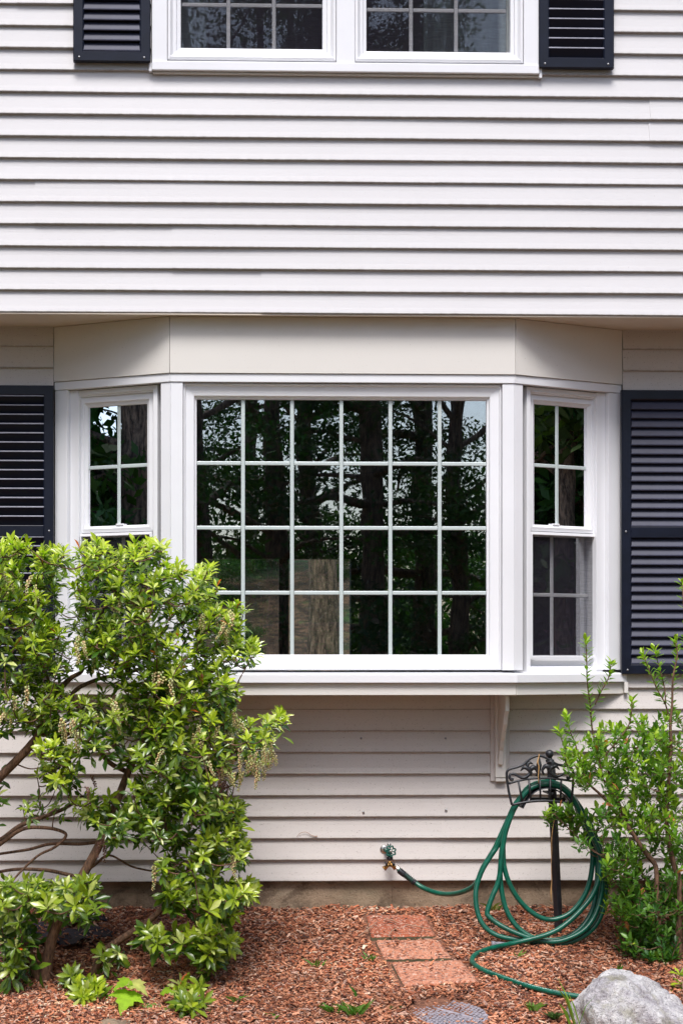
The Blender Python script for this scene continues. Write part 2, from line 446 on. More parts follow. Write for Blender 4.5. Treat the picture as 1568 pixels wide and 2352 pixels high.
# lower wall
WLx, WRx = at(124, 1000, 0).x, at(1428, 1000, 0).x
BLx, BRx = at(390, 858, -BAY).x, at(1183, 858, -BAY).x
ZC = zat(849, 0.0)
zl = [Z0L + j * PL for j in range(15)] + [ZC - (24 - j) * PL for j in range(15, 26)]
zl.append(zat(757, 0.0))
for j in range(26):
    h = zl[j + 1] - zl[j]
    spans = [(XA, XB)] if j < 9 else [(XA, WLx - 0.002), (WRx + 0.002, XB)]
    for (a, b) in spans:
        if j in (2, 3):
            t = at(1013, 1850, 0).x
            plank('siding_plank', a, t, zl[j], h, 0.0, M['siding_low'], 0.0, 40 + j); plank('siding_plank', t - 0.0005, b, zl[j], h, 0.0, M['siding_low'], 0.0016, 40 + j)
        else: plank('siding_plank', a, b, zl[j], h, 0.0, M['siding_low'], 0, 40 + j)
mb = MB(); mb.box(XA, WLx - 0.004, -0.018, 0.0, zl[26] + 0.001, ZSOF - 0.003); mb.build('frieze_board', M['siding_low'], house, bev=0.002)
mb = MB(); mb.box(WRx + 0.004, XB, -0.018, 0.0, zl[26] + 0.001, ZSOF - 0.003); mb.build('frieze_board', M['siding_low'], house, bev=0.002)

# structural walls behind the siding, floors, roof
def wallbox(name, *a, m=None): 
    mb = MB(); mb.box(*a); return mb.build(name, m or M['inside'], house)
RY = 7.0
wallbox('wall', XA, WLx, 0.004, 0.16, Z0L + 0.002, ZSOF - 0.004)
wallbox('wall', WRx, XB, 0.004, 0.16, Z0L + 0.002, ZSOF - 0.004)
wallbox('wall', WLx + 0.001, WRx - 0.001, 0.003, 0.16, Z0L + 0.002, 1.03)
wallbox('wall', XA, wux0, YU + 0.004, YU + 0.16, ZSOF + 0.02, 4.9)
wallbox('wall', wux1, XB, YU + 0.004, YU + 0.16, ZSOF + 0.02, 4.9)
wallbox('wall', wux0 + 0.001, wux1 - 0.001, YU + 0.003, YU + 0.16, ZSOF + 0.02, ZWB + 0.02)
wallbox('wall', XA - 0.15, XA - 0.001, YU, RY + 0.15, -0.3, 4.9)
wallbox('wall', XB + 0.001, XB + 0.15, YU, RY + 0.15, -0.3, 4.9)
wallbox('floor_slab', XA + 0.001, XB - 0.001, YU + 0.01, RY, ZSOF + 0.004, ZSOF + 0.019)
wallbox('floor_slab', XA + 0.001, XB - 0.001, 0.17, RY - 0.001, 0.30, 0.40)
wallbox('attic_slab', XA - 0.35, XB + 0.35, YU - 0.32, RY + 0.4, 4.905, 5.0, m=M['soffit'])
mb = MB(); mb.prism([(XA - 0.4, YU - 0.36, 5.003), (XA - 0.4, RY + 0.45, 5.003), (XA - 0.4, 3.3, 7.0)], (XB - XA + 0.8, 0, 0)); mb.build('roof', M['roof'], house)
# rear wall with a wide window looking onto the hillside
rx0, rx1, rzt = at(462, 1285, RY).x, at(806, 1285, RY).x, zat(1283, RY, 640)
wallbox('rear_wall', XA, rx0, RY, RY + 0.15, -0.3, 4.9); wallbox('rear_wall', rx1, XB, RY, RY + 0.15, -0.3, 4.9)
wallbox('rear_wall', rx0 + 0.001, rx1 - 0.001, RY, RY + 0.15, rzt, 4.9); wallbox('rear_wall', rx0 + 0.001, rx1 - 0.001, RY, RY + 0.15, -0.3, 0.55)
rp0, rp1 = at(641, 1400, RY).x, at(663, 1400, RY).x
mb = MB(); mb.box(rp0, rp1, RY + 0.02, RY + 0.12, 0.552, rzt - 0.002); mb.build('rear_window_post', M['shutter'], house)
for a, b in ((rx0 + 0.003, rp0 - 0.002), (rp1 + 0.002, rx1 - 0.003)):
    mb = MB(); mb.box(a, b, RY + 0.06, RY + 0.066, 0.555, rzt - 0.004); mb.build('rear_window_pane', M['glass_clear'], house)
mb = MB(); mb.box(rx0 + 0.004, rp0 - 0.003, RY + 0.08, RY + 0.081, 0.556, rzt - 0.005); mb.build('rear_screen', M['screen'], house)
# soffit of the overhang and the drip strip
mb = MB(); mb.box(XA + 0.002, XB - 0.002, -OVR + 0.006, 0.0, ZSOF - 0.0025, ZSOF + 0.0035); mb.build('soffit', M['soffit'], house)
mb = MB(); mb.box(XA + 0.002, XB - 0.002, -OVR + 0.004, -OVR + 0.018, ZSOF - 0.009, ZSOF - 0.003); mb.build('drip_strip', M['soffit'], house, bev=0.0015)
# foundation
fx = [XA] + [at(x, 2060, 0).x for x in (-275, 20, 315, 607, 901, 1189, 1480)] + [3.15, 3.75, XB]
for i in range(len(fx) - 1):
    mb = MB(); mb.box(fx[i] + 0.0005, fx[i + 1] - 0.0005, 0.012 + 0.0015 * (i % 2), 0.15, -0.35, Z0L - 0.003); mb.build('foundation_block', M['concrete'], house, bev=0.0012)
# nails left in the siding
for (x, y) in ((829, 1695.7), (1022.5, 1695.7), (834, 1865.6), (1023.5, 1861)):
    p = at(x, y, -0.012); mb = MB(); mb.lathe(p + Vector((0, 0.01, 0)), (0, -1, 0), [(0, 0.003), (0.016, 0.003), (0.0165, 0.0062), (0.02, 0.0056), (0.0212, 0.002)], 10); mb.build('nail', M['screw'], house, True)

# ---- facets: a local frame on a vertical plane
class Facet:
    def __init__(s, A, B):
        s.O = Vector((A[0], A[1], 0)); d = Vector((B[0] - A[0], B[1] - A[1], 0)); s.L = d.length; s.e = d.normalized(); s.n = Vector((s.e.y, -s.e.x, 0))
    def P(s, u, z, d): return s.O + s.e * u + s.n * d + UP * z
    def uz(s, x, y, d=0.0):
        r_ = ray(x, y); O = s.O + s.n * d; t = s.n.dot(O - CAM) / s.n.dot(r_); p = CAM + r_ * t
        return (p - s.O).dot(s.e), p.z
def fbox(mb, f, u0, u1, z0, z1, d0, d1, mL=0.0, mR=0.0, zf=0.0):
    vs = []
    for u, k_ in ((u0, -mL), (u1, mR)):
        for d in (d0, d1):
            for z in (z0, z1): vs.append(f.P(u + k_ * d, z - (zf if (d == d1 and z == z1) else 0), d))
    return mb.add(vs, [(0, 1, 3, 2), (4, 6, 7, 5), (0, 4, 5, 1), (2, 3, 7, 6), (0, 2, 6, 4), (1, 5, 7, 3)])
def ring(mb, f, u0, u1, z0, z1, prof):
    n = len(prof); vs = []; fs = []
    for (i, d) in prof: vs += [f.P(u0 + i, z0 + i, d), f.P(u1 - i, z0 + i, d), f.P(u1 - i, z1 - i, d), f.P(u0 + i, z1 - i, d)]
    for a in range(n):
        b = (a + 1) % n
        for k_ in range(4):
            k2 = (k_ + 1) % 4; fs.append((a * 4 + k_, a * 4 + k2, b * 4 + k2, b * 4 + k_))
    return mb.add(vs, fs)
def part(name, m, parent, f, *a, bev=0.0015, **kw):
    mb = MB(); fbox(mb, f, *a, **kw); return mb.build(name, m, parent, bev=bev)
def grid_window(parent, f, us, zs, d, bw, name_p='pane', glass='glass', bar='muntin'):
    """panes between glazing bars: us / zs are edge-bar-edge positions"""
    for i in range(len(us) - 1):
        for j in range(len(zs) - 1):
            a = us[i] + (bw / 2 if i else 0); b = us[i + 1] - (bw / 2 if i < len(us) - 2 else 0)
            c = zs[j] + (bw / 2 if j else 0); e_ = zs[j + 1] - (bw / 2 if j < len(zs) - 2 else 0)
            part(name_p, M[glass], parent, f, a, b, c, e_, d - 0.004, d, bev=0)
    for j in range(1, len(zs) - 1):
        for i in range(len(us) - 1):
            a = us[i] + (bw / 2 if i else 0); b = us[i + 1] - (bw / 2 if i < len(us) - 2 else 0)
            part('glazing_bar', M[bar], parent, f, a + 0.0002, b - 0.0002, zs[j] - bw / 2 * 0.95, zs[j] + bw / 2 * 0.95, d - 0.012, d + 0.0035, bev=0.003)
    for i in range(1, len(us) - 1):
        part('glazing_bar', M[bar], parent, f, us[i] - bw / 2 * 0.95, us[i] + bw / 2 * 0.95, zs[0], zs[-1], d - 0.012, d + 0.004, bev=0.003)

# ---- the bay window
bay = thing('bay_window', 'white angled bay window of wide gridded centre pane and two narrow sash windows', 'window', ((WLx + WRx) / 2, -0.15, 1.03))
FF = Facet((BLx, -BAY), (BRx, -BAY)); FL = Facet((WLx, 0), (BLx, -BAY)); FR = Facet((BRx, -BAY), (WRx, 0))
mit = math.tan(math.atan2(BAY, WRx - BRx) / 2)
ZH = zat(858, -BAY); ZB = zat(878, -BAY); ZSI = zat(1541, -BAY); ZS0 = zat(1549, -BAY); ZS1 = zat(1569, -BAY); ZAP = zat(1597, -BAY)
for f, a, b in ((FL, 0, mit), (FF, mit, mit), (FR, mit, 0)):
    part('header_panel', M['panel'], bay, f, 0.0012, f.L - 0.0012, ZH, ZSOF - 0.004, -0.03, 0.004, mL=a, mR=b, bev=0.001)
    part('head_trim', M['trim'], bay, f, 0.0005, f.L - 0.0005, ZB, ZH - 0.0015, -0.06, -0.003, mL=a, mR=b, bev=0.002)
    part('sill_nose', M['trim'], bay, f, -0.006 if f is FL else 0.0005, f.L + (0.006 if f is FR else -0.0005), ZS1, ZSI, -0.10, 0.030, mL=a, mR=b, zf=ZSI - ZS0, bev=0.003)
    part('apron_board', M['panel'], bay, f, 0.0008, f.L - 0.0008, ZAP, ZS1 - 0.0015, -0.03, 0.010, mL=a, mR=b, bev=0.0015)
wl = [(BLx + 0.03, -BAY + 0.03), (BRx - 0.03, -BAY + 0.03), (WRx - 0.06, 0.0), (WLx + 0.06, 0.0)]
mb = MB(); mb.prism([(x, y, ZAP + 0.004) for x, y in wl], (0, 0, 0.05)); mb.build('bay_floor', M['panel'], bay)
# corner posts and end casings
uq = lambda f, x, y=1200: f.uz(x, y)[0]
part('corner_post', M['trim'], bay, FL, uq(FL, 367), FL.L - 0.0005, ZSI + 0.002, ZB - 0.002, -0.07, -0.008, mR=mit, bev=0.002)
part('corner_post', M['trim'], bay, FF, 0.0005, uq(FF, 420), ZSI + 0.002, ZB - 0.002, -0.07, -0.008, mL=mit, bev=0.002)
part('corner_post', M['trim'], bay, FF, uq(FF, 1154), FF.L - 0.0005, ZSI + 0.002, ZB - 0.002, -0.07, -0.008, mR=mit, bev=0.002)
part('corner_post', M['trim'], bay, FR, 0.0005, uq(FR, 1203), ZSI + 0.002, ZB - 0.002, -0.07, -0.008, mL=mit, bev=0.002)
part('end_casing', M['trim'], bay, FL, 0.001, uq(FL, 153), ZSI + 0.002, ZB - 0.002, -0.07, -0.006, bev=0.002)
part('end_casing', M['trim'], bay, FR, uq(FR, 1399), FR.L - 0.001, ZSI + 0.002, ZB - 0.002, -0.07, -0.006, bev=0.002)
for f, x0, x1 in ((FL, 153, 173), (FR, 1379, 1399)):
    part('jamb_cove', M['trim'], bay, f, uq(f, x0) + 0.0005, uq(f, x1) - 0.0005, ZSI + 0.002, ZB - 0.002, -0.09, -0.03, bev=0.002)
# centre window
gz0, gz1 = zat(1504, -BAY + 0.065), zat(919, -BAY + 0.065)
ug0, ug1 = FF.uz(451.5, 1200, -0.065)[0], FF.uz(1116, 1200, -0.065)[0]
fo0, fo1 = uq(FF, 421), uq(FF, 1153); fw = ug0 - fo0
mb = MB(); w = ug0 - fo0
vs = []; prof = [(0, -0.085), (0, -0.024), (0.10, -0.020), (0.18, -0.030), (0.80, -0.036), (0.86, -0.048), (1.0, -0.052), (1.0, -0.085)]
zo0, zo1 = ZSI + 0.003, ZB - 0.003
fs = []
for (t, d) in prof:
    ua = fo0 + (ug0 - fo0) * t; ub = fo1 + (ug1 - fo1) * t; za = zo0 + (gz0 - zo0) * t; zb = zo1 + (gz1 - zo1) * t
    vs += [FF.P(ua, za, d), FF.P(ub, za, d), FF.P(ub, zb, d), FF.P(ua, zb, d)]
for a in range(len(prof)):
    b = (a + 1) % len(prof)
    for k_ in range(4): fs.append((a * 4 + k_, a * 4 + (k_ + 1) % 4, b * 4 + (k_ + 1) % 4, b * 4 + k_))
mb.add(vs, fs); cfr = mb.build('centre_frame', M['trim'], bay, bev=0.0012)
us = [ug0] + [FF.uz(x, 1200, -0.065)[0] for x in (558, 670.5, 783.5, 896, 1009)] + [ug1]
zs = [gz0] + [zat(y, -BAY + 0.065) for y in (1362, 1213, 1065)] + [gz1]
grid_window(cfr, FF, us, zs, -0.062, 0.0185)
mb = MB(); u_, z_ = FF.uz(1107, 1530, -0.03); fbox(mb, FF, u_ - 0.013, u_ + 0.013, z_ - 0.003, z_ + 0.003, -0.036, -0.0305); mb.build('weep_cover', M['trim'], bay, bev=0.002)
# side sash windows
def sash_side(f, fo, up_o, up_g, um, sc_o, sc_g, lm, right):
    Z = lambda y, x, d=-0.05: f.uz(x, y, d)[1]
    xr = 1225 if right else 339                       # near edge of the glass
    U = lambda x, d=-0.05: f.uz(x, 1200, d)[0]
    zt_f = ZB - 0.004; zb_f = Z(1546, xr)
    mb = MB(); ring(mb, f, U(fo[0]), U(fo[1]), zb_f, zt_f, [(0, -0.11), (0, -0.036), (0.020, -0.034), (0.022, -0.043), (0.030, -0.046), (0.031, -0.11)]); mb.build('outer_frame', M['trim'], bay, bev=0.001)
    gt, gb = Z(925, xr), Z(1204, xr); mt = Z(1222, xr)
    pw = [(0, -0.10), (0, -0.056), (0.6, -0.052), (0.7, -0.060), (1.0, -0.066), (1.0, -0.10)]
    ua, ub, ga, gb_ = U(up_o[0]), U(up_o[1]), U(up_g[0], -0.07), U(up_g[1], -0.07)
    def sash(name, ua, ub, za, zb, ga, gb_, zga, zgb, dd):
        vs = []; fs = []
        for (t, d) in pw:
            vs += [f.P(ua + (ga - ua) * t, za + (zga - za) * t, d + dd), f.P(ub + (gb_ - ub) * t, za + (zga - za) * t, d + dd), f.P(ub + (gb_ - ub) * t, zb + (zgb - zb) * t, d + dd), f.P(ua + (ga - ua) * t, zb + (zgb - zb) * t, d + dd)]
        for a in range(len(pw)):
            b = (a + 1) % len(pw)
            for k_ in range(4): fs.append((a * 4 + k_, a * 4 + (k_ + 1) % 4, b * 4 + (k_ + 1) % 4, b * 4 + k_))
        mb = MB(); mb.add(vs, fs); return mb.build(name, M['trim'], bay, bev=0.0008)
    us_ = sash('upper_sash', ua, ub, mt + 0.006, zt_f - 0.0305, ga, gb_, gb, gt, 0)
    zm = Z(1070, 1280 if right else 272)
    grid_window(us_, f, [ga, U(um, -0.07), gb_], [gb, zm, gt], -0.076, 0.018)
    part('sash_lock', M['trim'], us_, f, U(um) - 0.02, U(um) + 0.02, gb, gb + 0.008, -0.070, -0.058, bev=0.002)
    # lower sash set further in, behind an insect screen
    lb, lt = Z(1505, xr), Z(1226, xr)
    ls_ = sash('lower_sash', ua, ub, zb_f + 0.012, mt - 0.002, U(sc_g[0], -0.09) + 0.004, U(sc_g[1], -0.09) - 0.012, lb, lt - 0.004, -0.026)
    grid_window(ls_, f, [U(sc_g[0], -0.09) + 0.004, U(lm, -0.09), U(sc_g[1], -0.09) - 0.012], [lb, Z(1365, xr), lt - 0.004], -0.105, 0.018, bar='trim')
    sa, sb = U(sc_o[0]), U(sc_o[1])
    mb = MB(); ring(mb, f, sa, sb, lb - 0.018, mt + 0.002, [(0, -0.070), (0, -0.046), (0.013, -0.044), (0.0145, -0.050), (0.0145, -0.070)]); scf = mb.build('screen_frame', M['trim'], bay, bev=0.0008)
    part('insect_screen', M['screen'], scf, f, sa + 0.0148, sb - 0.0148, lb - 0.0032, mt - 0.0128, -0.0600, -0.0590, bev=0)
sash_side(FL, (172, 365), (184, 353), (203, 339), 272, (182, 350), (190, 343), 280, False)
sash_side(FR, (1205, 1379), (1214, 1367), (1225, 1346), 1280, (1216, 1369), (1223, 1363), 1271, True)
# J-channel stub at the right end of the sill
mb = MB(); p = at(1430, 1580, 0.0); mb.box(p.x, p.x + 0.018, -0.032, 0.002, zat(1592, 0), zat(1567, 0)); mb.build('channel_stub', M['panel'], bay, bev=0.001)

# ---- the upper twin window
FU = Facet((XA, -OVR), (XB, -OVR))
uw = thing('twin_window', 'white twin sash window with insect screens between the upper shutters', 'window', ((wux0 + wux1) / 2, -OVR, ZWB))
uU = lambda x, d=0.0: FU.uz(x, 100, d)[0]
ZT = 4.86
part('sill_casing', M['trim'], uw, FU, uU(349), uU(1236), zat(164, -OVR - 0.02), zat(143, -OVR - 0.02), -0.02, 0.024, bev=0.003)
part('jamb_casing', M['trim'], uw, FU, uU(349), uU(384), zat(143, -OVR - .02) + 0.001, ZT, -0.02, 0.018, bev=0.002)
part('jamb_casing', M['trim'], uw, FU, uU(1201), uU(1236), zat(143, -OVR - .02) + 0.001, ZT, -0.02, 0.018, bev=0.002)
part('mullion_casing', M['trim'], uw, FU, uU(772), uU(814), zat(143, -OVR - .02) + 0.001, ZT, -0.02, 0.018, bev=0.002)
part('drip_channel', M['panel'], uw, FU, uU(351), uU(1238), zat(173, -OVR), zat(164, -OVR - 0.02) - 0.002, -0.012, 0.004, bev=0.002)
part('channel_stub', M['trim'], uw, FU, uU(342), uU(348.6), zat(169, -OVR), zat(150, -OVR), -0.01, 0.016, bev=0.001)
part('channel_stub', M['trim'], uw, FU, uU(1236.4), uU(1243), zat(175, -OVR), zat(152, -OVR), -0.01, 0.016, bev=0.001)
zq = zat(141, -OVR) + 0.002
for (o0, o1, g0, g1, b1, b2, yb, yh) in ((385, 771, 417, 742, 525, 630, 111, 6), (815, 1200, 844, 1165, 946, 1050, 116, 13)):
    zg = zat(yb, -OVR)
    w = uU(g0) - uU(o0)
    mb = MB(); ring(mb, FU, uU(o0), uU(o1), zq, ZT - 0.002, [(0, -0.10), (0, 0.006), (0.012, 0.010), (0.020, 0.000), (0.024, -0.004), (w * 0.62, -0.006), (w * 0.66, -0.014), (w - 0.004, -0.018), (w - 0.004, -0.10)]); wfr = mb.build('window_frame', M['trim'], uw, bev=0.001)
    zb_ = zq + w
    us = [uU(g0), uU(b1), uU(b2), uU(g1)]
    zz = [zb_ - 0.003, zat(yh, -OVR), zat(yh, -OVR) + 0.20, zat(yh, -OVR) + 0.40, ZT - w]
    grid_window(wfr, FU, us, zz, -0.045, 0.018, glass='glass_mid', bar='trim')
    part('insect_screen', M['screen'], wfr, FU, uU(g0) - 0.003, uU(g1) + 0.003, zb_ - 0.006, zat(yh, -OVR) + 0.4, -0.034, -0.033, bev=0)

def curtain(label, x0, x1, folds, amp):
    mb = MB(); n = folds * 10; vs = []; fs = []
    for i in range(n + 1):
        x = x0 + (x1 - x0) * i / n
        y = -OVR + 0.105 + amp * math.sin(2 * math.pi * folds * i / n + 0.6 * math.sin(i * 0.37)) + 0.01 * math.sin(i * 0.9)
        for z in (ZWB - 0.1, ZWB + 0.5, 4.85): vs += [(x, y, z), (x, y + 0.003, z)]
    for i in range(n):
        for k_ in range(2):
            a = i * 6 + k_ * 2; b = a + 6
            fs += [(a, b, b + 2, a + 2), (a + 1, a + 3, b + 3, b + 1)]
    mb.add(vs, fs); o = mb.build('curtain', M['white_curtain'], None, True)
    tag(o, label, 'curtain', 'curtains in the upper window')
cy = -OVR + 0.105
curtain('pale curtain at the left edge of the upper left sash', at(405, 60, cy).x, at(478, 60, cy).x, 3, 0.02)
curtain('pale curtain across the right two thirds of the upper right sash', at(972, 60, cy).x, at(1185, 60, cy).x, 6, 0.022)

# ---- shutters
def shutter(label, cx, y_face, z0, z1, W, pitch, flip, mids, screws):
    """frame with mitred corners and fixed slats; flip = slats hung upside down"""
    t = thing('shutter', label, 'shutter', (cx, y_face, z0), 'dark louvred shutters')
    f = Facet((cx - W / 2, y_face), (cx + W / 2, y_face)); st = 0.048; th = 0.030
    mb = MB(); ring(mb, f, 0, W, z0, z1, [(0, -th), (0, -0.003), (0.003, 0.0), (st - 0.006, 0.0), (st, -0.005), (st, -th)]); mb.build('frame', M['shutter'], t)
    edges = [z0 + st] + [e for m_ in mids for e in (m_ - 0.027, m_ + 0.027)] + [z1 - st]
    for m_ in mids: part('mid_rail', M['shutter'], t, f, st - 0.004, W - st + 0.004, m_ - 0.027, m_ + 0.027, -th + 0.002, -0.001, bev=0.003)
    ve, de, tk = pitch * 1.06, 0.022, 0.0022
    s = -1 if flip else 1
    # profile: front lip low (or high when flipped), rising to the back
    pr = [(-0.0245, 0.0), (-0.0265, 0.0022), (-0.0265, 0.0060), (-0.0250, 0.0072), (-0.0250 + de, ve), (-0.0250 + de + tk, ve - 0.001), (-0.0225, 0.0055), (-0.0165, 0.0012), (-0.0165, 0.0)]
    if flip: pr = [(y, ve - z) for y, z in pr]
    L = W - 2 * st + 0.008
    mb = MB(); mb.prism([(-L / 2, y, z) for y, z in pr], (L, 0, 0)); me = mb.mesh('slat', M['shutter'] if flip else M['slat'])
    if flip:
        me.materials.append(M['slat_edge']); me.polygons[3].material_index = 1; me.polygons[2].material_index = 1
    for a, b in zip(edges[0::2], edges[1::2]):
        n = max(1, int(round((b - a) / pitch))); pp = (b - a) / n
        for i in range(n):
            inst('slat', me, t, Matrix.Translation((cx, y_face + 0.030 - 0.0015, a + i * pp - 0.001)))
    mb = MB(); fbox(mb, f, st * 0.5, W - st * 0.5, z0 + st * 0.5, z1 - st * 0.5, -th - 0.0005, -th + 0.0012); mb.build('gap_shade_sheet', M['shutter'], t)  # dark sheet added behind the slats, stands in for shade in the gaps
    for (u, z) in screws:
        mb = MB(); mb.lathe(f.P(u, z, -0.001), (0, -1, 0), [(0, 0.0055), (0.002, 0.0052), (0.0036, 0.003), (0.004, 0.001)], 10); mb.build('screw', M['screw'], t, True)
YS = -OVR - 0.034; YS2 = -0.052
W1 = at(345, 100, YS).x - at(168, 100, YS).x; z0 = zat(145, YS)
PS = 23.0 * 8.5 / F
cxl = (at(345, 100, YS).x + at(168, 100, YS).x) / 2
cxr = (at(1411, 100, YS).x + at(1236.5, 100, YS).x) / 2
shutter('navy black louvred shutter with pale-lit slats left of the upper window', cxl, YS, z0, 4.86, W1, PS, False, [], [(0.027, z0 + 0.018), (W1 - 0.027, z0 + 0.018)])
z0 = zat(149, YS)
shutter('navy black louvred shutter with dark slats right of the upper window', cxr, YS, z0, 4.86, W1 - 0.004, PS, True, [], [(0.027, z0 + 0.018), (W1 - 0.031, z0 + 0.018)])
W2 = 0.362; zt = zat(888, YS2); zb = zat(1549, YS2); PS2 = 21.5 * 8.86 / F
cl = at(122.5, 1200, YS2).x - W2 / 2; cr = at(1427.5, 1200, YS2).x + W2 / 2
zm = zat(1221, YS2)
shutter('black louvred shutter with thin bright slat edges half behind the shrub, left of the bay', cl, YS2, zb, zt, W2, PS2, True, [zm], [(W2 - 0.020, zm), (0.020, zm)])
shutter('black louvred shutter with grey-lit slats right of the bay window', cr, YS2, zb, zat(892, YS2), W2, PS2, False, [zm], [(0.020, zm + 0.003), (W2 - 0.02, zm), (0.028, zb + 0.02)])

# ---- bracket under the bay
S6 = lambda x, y: (1061.7 + 0.15625 * x, 1551.7 + 0.15625 * y)
def a6(x, y, Y): sx, sy = S6(x, y); return at(sx, sy, Y)
bk = thing('wooden_bracket', 'pinkish white wooden scroll bracket under the right corner of the bay', 'bracket', a6(550, 1550, -0.02))
p0 = a6(410, 300, -0.018); p1 = a6(690, 1555, -0.018)
mb = MB(); mb.box(p0.x, p1.x, -0.020, 0.004, p1.z, ZAP - 0.004); mb.build('mounting_block', M['siding_low'], bk, bev=0.002)
q0 = a6(476, 300, -0.03); q1 = a6(634, 1500, -0.03)
mb = MB(); mb.box(q0.x, q1.x, -0.044, -0.021, q1.z, ZAP - 0.004); mb.build('back_plate', M['panel'], bk, bev=0.002)
mb = MB(); mb.box(q0.x + 0.002, q1.x - 0.001, -0.040, -0.021, p1.z - 0.001, q1.z - 0.002); mb.build('base_block', M['panel'], bk, bev=0.002)
ax0 = a6(527, 1310, -0.05).x; ax1 = a6(585, 1310, -0.05).x
zz = lambda y, Y: a6(600, y, Y).z
out = [(-0.0445, ZAP - 0.006), (-0.245, ZAP - 0.006), (-0.245, zz(525, -.24)), (-0.222, zz(560, -.22)), (-0.205, zz(620, -.2)), (-0.190, zz(720, -.19)), (-0.160, zz(800, -.16)), (-0.140, zz(880, -.14)), (-0.128, zz(925, -.13)), (-0.110, zz(960, -.11)), (-0.092, zz(1060, -.09)), (-0.078, zz(1105, -.08)), (-0.062, zz(1310, -.06)), (-0.0445, zz(1312, -.05))]
mb = MB(); mb.prism([(ax0, y, z) for y, z in out], (ax1 - ax0, 0, 0)); mb.build('scroll_arm', M['panel'], bk, bev=0.0015)
mb = MB(); mb.box(q0.x + 0.004, ax1 + 0.03, -0.262, -0.046, ZAP - 0.0055, ZAP - 0.001); mb.build('top_plate', M['panel'], bk, bev=0.001)

# ------------------------------------------------------------------ hose stand
A1 = lambda x, y: (1061.7 + 0.2292 * x, 1706.9 + 0.2292 * y)
B1 = lambda x, y: (1061.7 + 0.2292 * x, 1943.7 + 0.2292 * y)
def pa(x, y, Y): return at(*A1(x, y), Y)
def pb(x, y, Y): return at(*B1(x, y), Y)
YP, YF = -0.40, -0.535                     # post, front plate
base = pb(980, 905, YP)
stand = thing('hose_stand', 'black iron hose stand with scrolled crest and ball finial', 'hose stand', (base.x, YP, base.z))
top = pa(885, 190, YP)
mb = MB(); hw = 0.0145; ax = (top - base).normalized()
rot = Matrix.Rotation(R(38), 3, 'Z')
sq = [rot @ Vector(c) for c in ((hw, hw, 0), (-hw, hw, 0), (-hw, -hw, 0), (hw, -hw, 0))]
mb.prism([base + Vector((0, 0, -0.12)) + c for c in sq], top - base + Vector((0, 0, 0.12))); mb.build('post', M['iron'], stand, bev=0.003)
mb = MB(); c0 = pa(876, 185, YP)
mb.lathe(c0, ax, [(-0.004, 0.019), (0.006, 0.0195), (0.010, 0.013), (0.016, 0.010), (0.020, 0.012), (0.024, 0.0165), (0.031, 0.0188), (0.038, 0.0190), (0.045, 0.0165), (0.050, 0.011), (0.053, 0.004)], 20); mb.build('finial', M['iron'], stand, True)
out = [(495, 622), (470, 520), (450, 400), (442, 310), (455, 275), (490, 258), (560, 238), (620, 210), (670, 165), (720, 138), (765, 130), (810, 138), (860, 165), (910, 195), (960, 218), (1030, 230), (1080, 245), (1105, 275), (1112, 320), (1108, 400), (1100, 500), (1085, 605)]
bot = [(495, 622), (600, 600), (700, 585), (790, 580), (880, 582), (980, 592), (1085, 607)]
mid = [(462, 408), (560, 380), (660, 362), (760, 355), (860, 355), (980, 365), (1095, 383)]
mb = MB(); mb.tube(smooth([pa(x, y, YF) for x, y in out], 4), 0.0056, 8); mb.tube(smooth([pa(x, y, YF) for x, y in bot], 4), 0.0062, 8); rim_ = mb.build('plate_rim', M['iron'], stand, True)
mb = MB(); mb.tube(smooth([pa(x, y, YF) for x, y in mid], 4), 0.0052, 8); mb.build('cross_bar', M['iron'], stand, True)
for a, b in (((560, 385), (600, 598)), ((665, 365), (685, 585)), ((775, 356), (782, 580)), ((880, 358), (880, 580)), ((990, 368), (980, 590))):
    mb = MB(); mb.tube([pa(*a, YF), pa(*b, YF)], 0.0046, 8); mb.build('basket_bar', M['iron'], stand, True)
def stroke(name, pts, rad):
    mb = MB(); mb.tube(smooth([pa(x, y, YF - 0.001) for x, y in pts], 4), [r_ * 1.25 for r_ in rad], 8); mb.build(name, M['iron'], rim_, True)
mx = lambda pts, dy=-14: [(1552 - x, y + dy) for x, y in pts]
SW = [(505, 352), (500, 368), (482, 366), (470, 338), (484, 314), (520, 314), (560, 335), (600, 350), (640, 340), (668, 312), (676, 282)]
HK = [(690, 330), (680, 290), (655, 258), (615, 248), (580, 285)]
HT = [(655, 260), (650, 225), (672, 200), (710, 214)]
AR = [(680, 280), (690, 258), (715, 245), (742, 268), (752, 300), (735, 332)]
for mir in (0, 1):
    T = (lambda p: mx(p)) if mir else (lambda p: p)
    stroke('scroll', T(SW), [0.0042, 0.0052, 0.0046, 0.0042, 0.0050, 0.0066, 0.0048])
    stroke('leaf_hook', T(HK), [0.0030, 0.0075, 0.0085, 0.0065, 0.0012])
    stroke('leaf_curl', T(HT), [0.0075, 0.0072, 0.0058, 0.0012])
    stroke('arch_petal', T(AR), [0.0068, 0.0095, 0.0085, 0.0062, 0.0050, 0.0030])
stroke('crest_bud', [(768, 140), (766, 180), (766, 225), (766, 280), (768, 350)], [0.002, 0.0062, 0.0105, 0.0058, 0.0042])
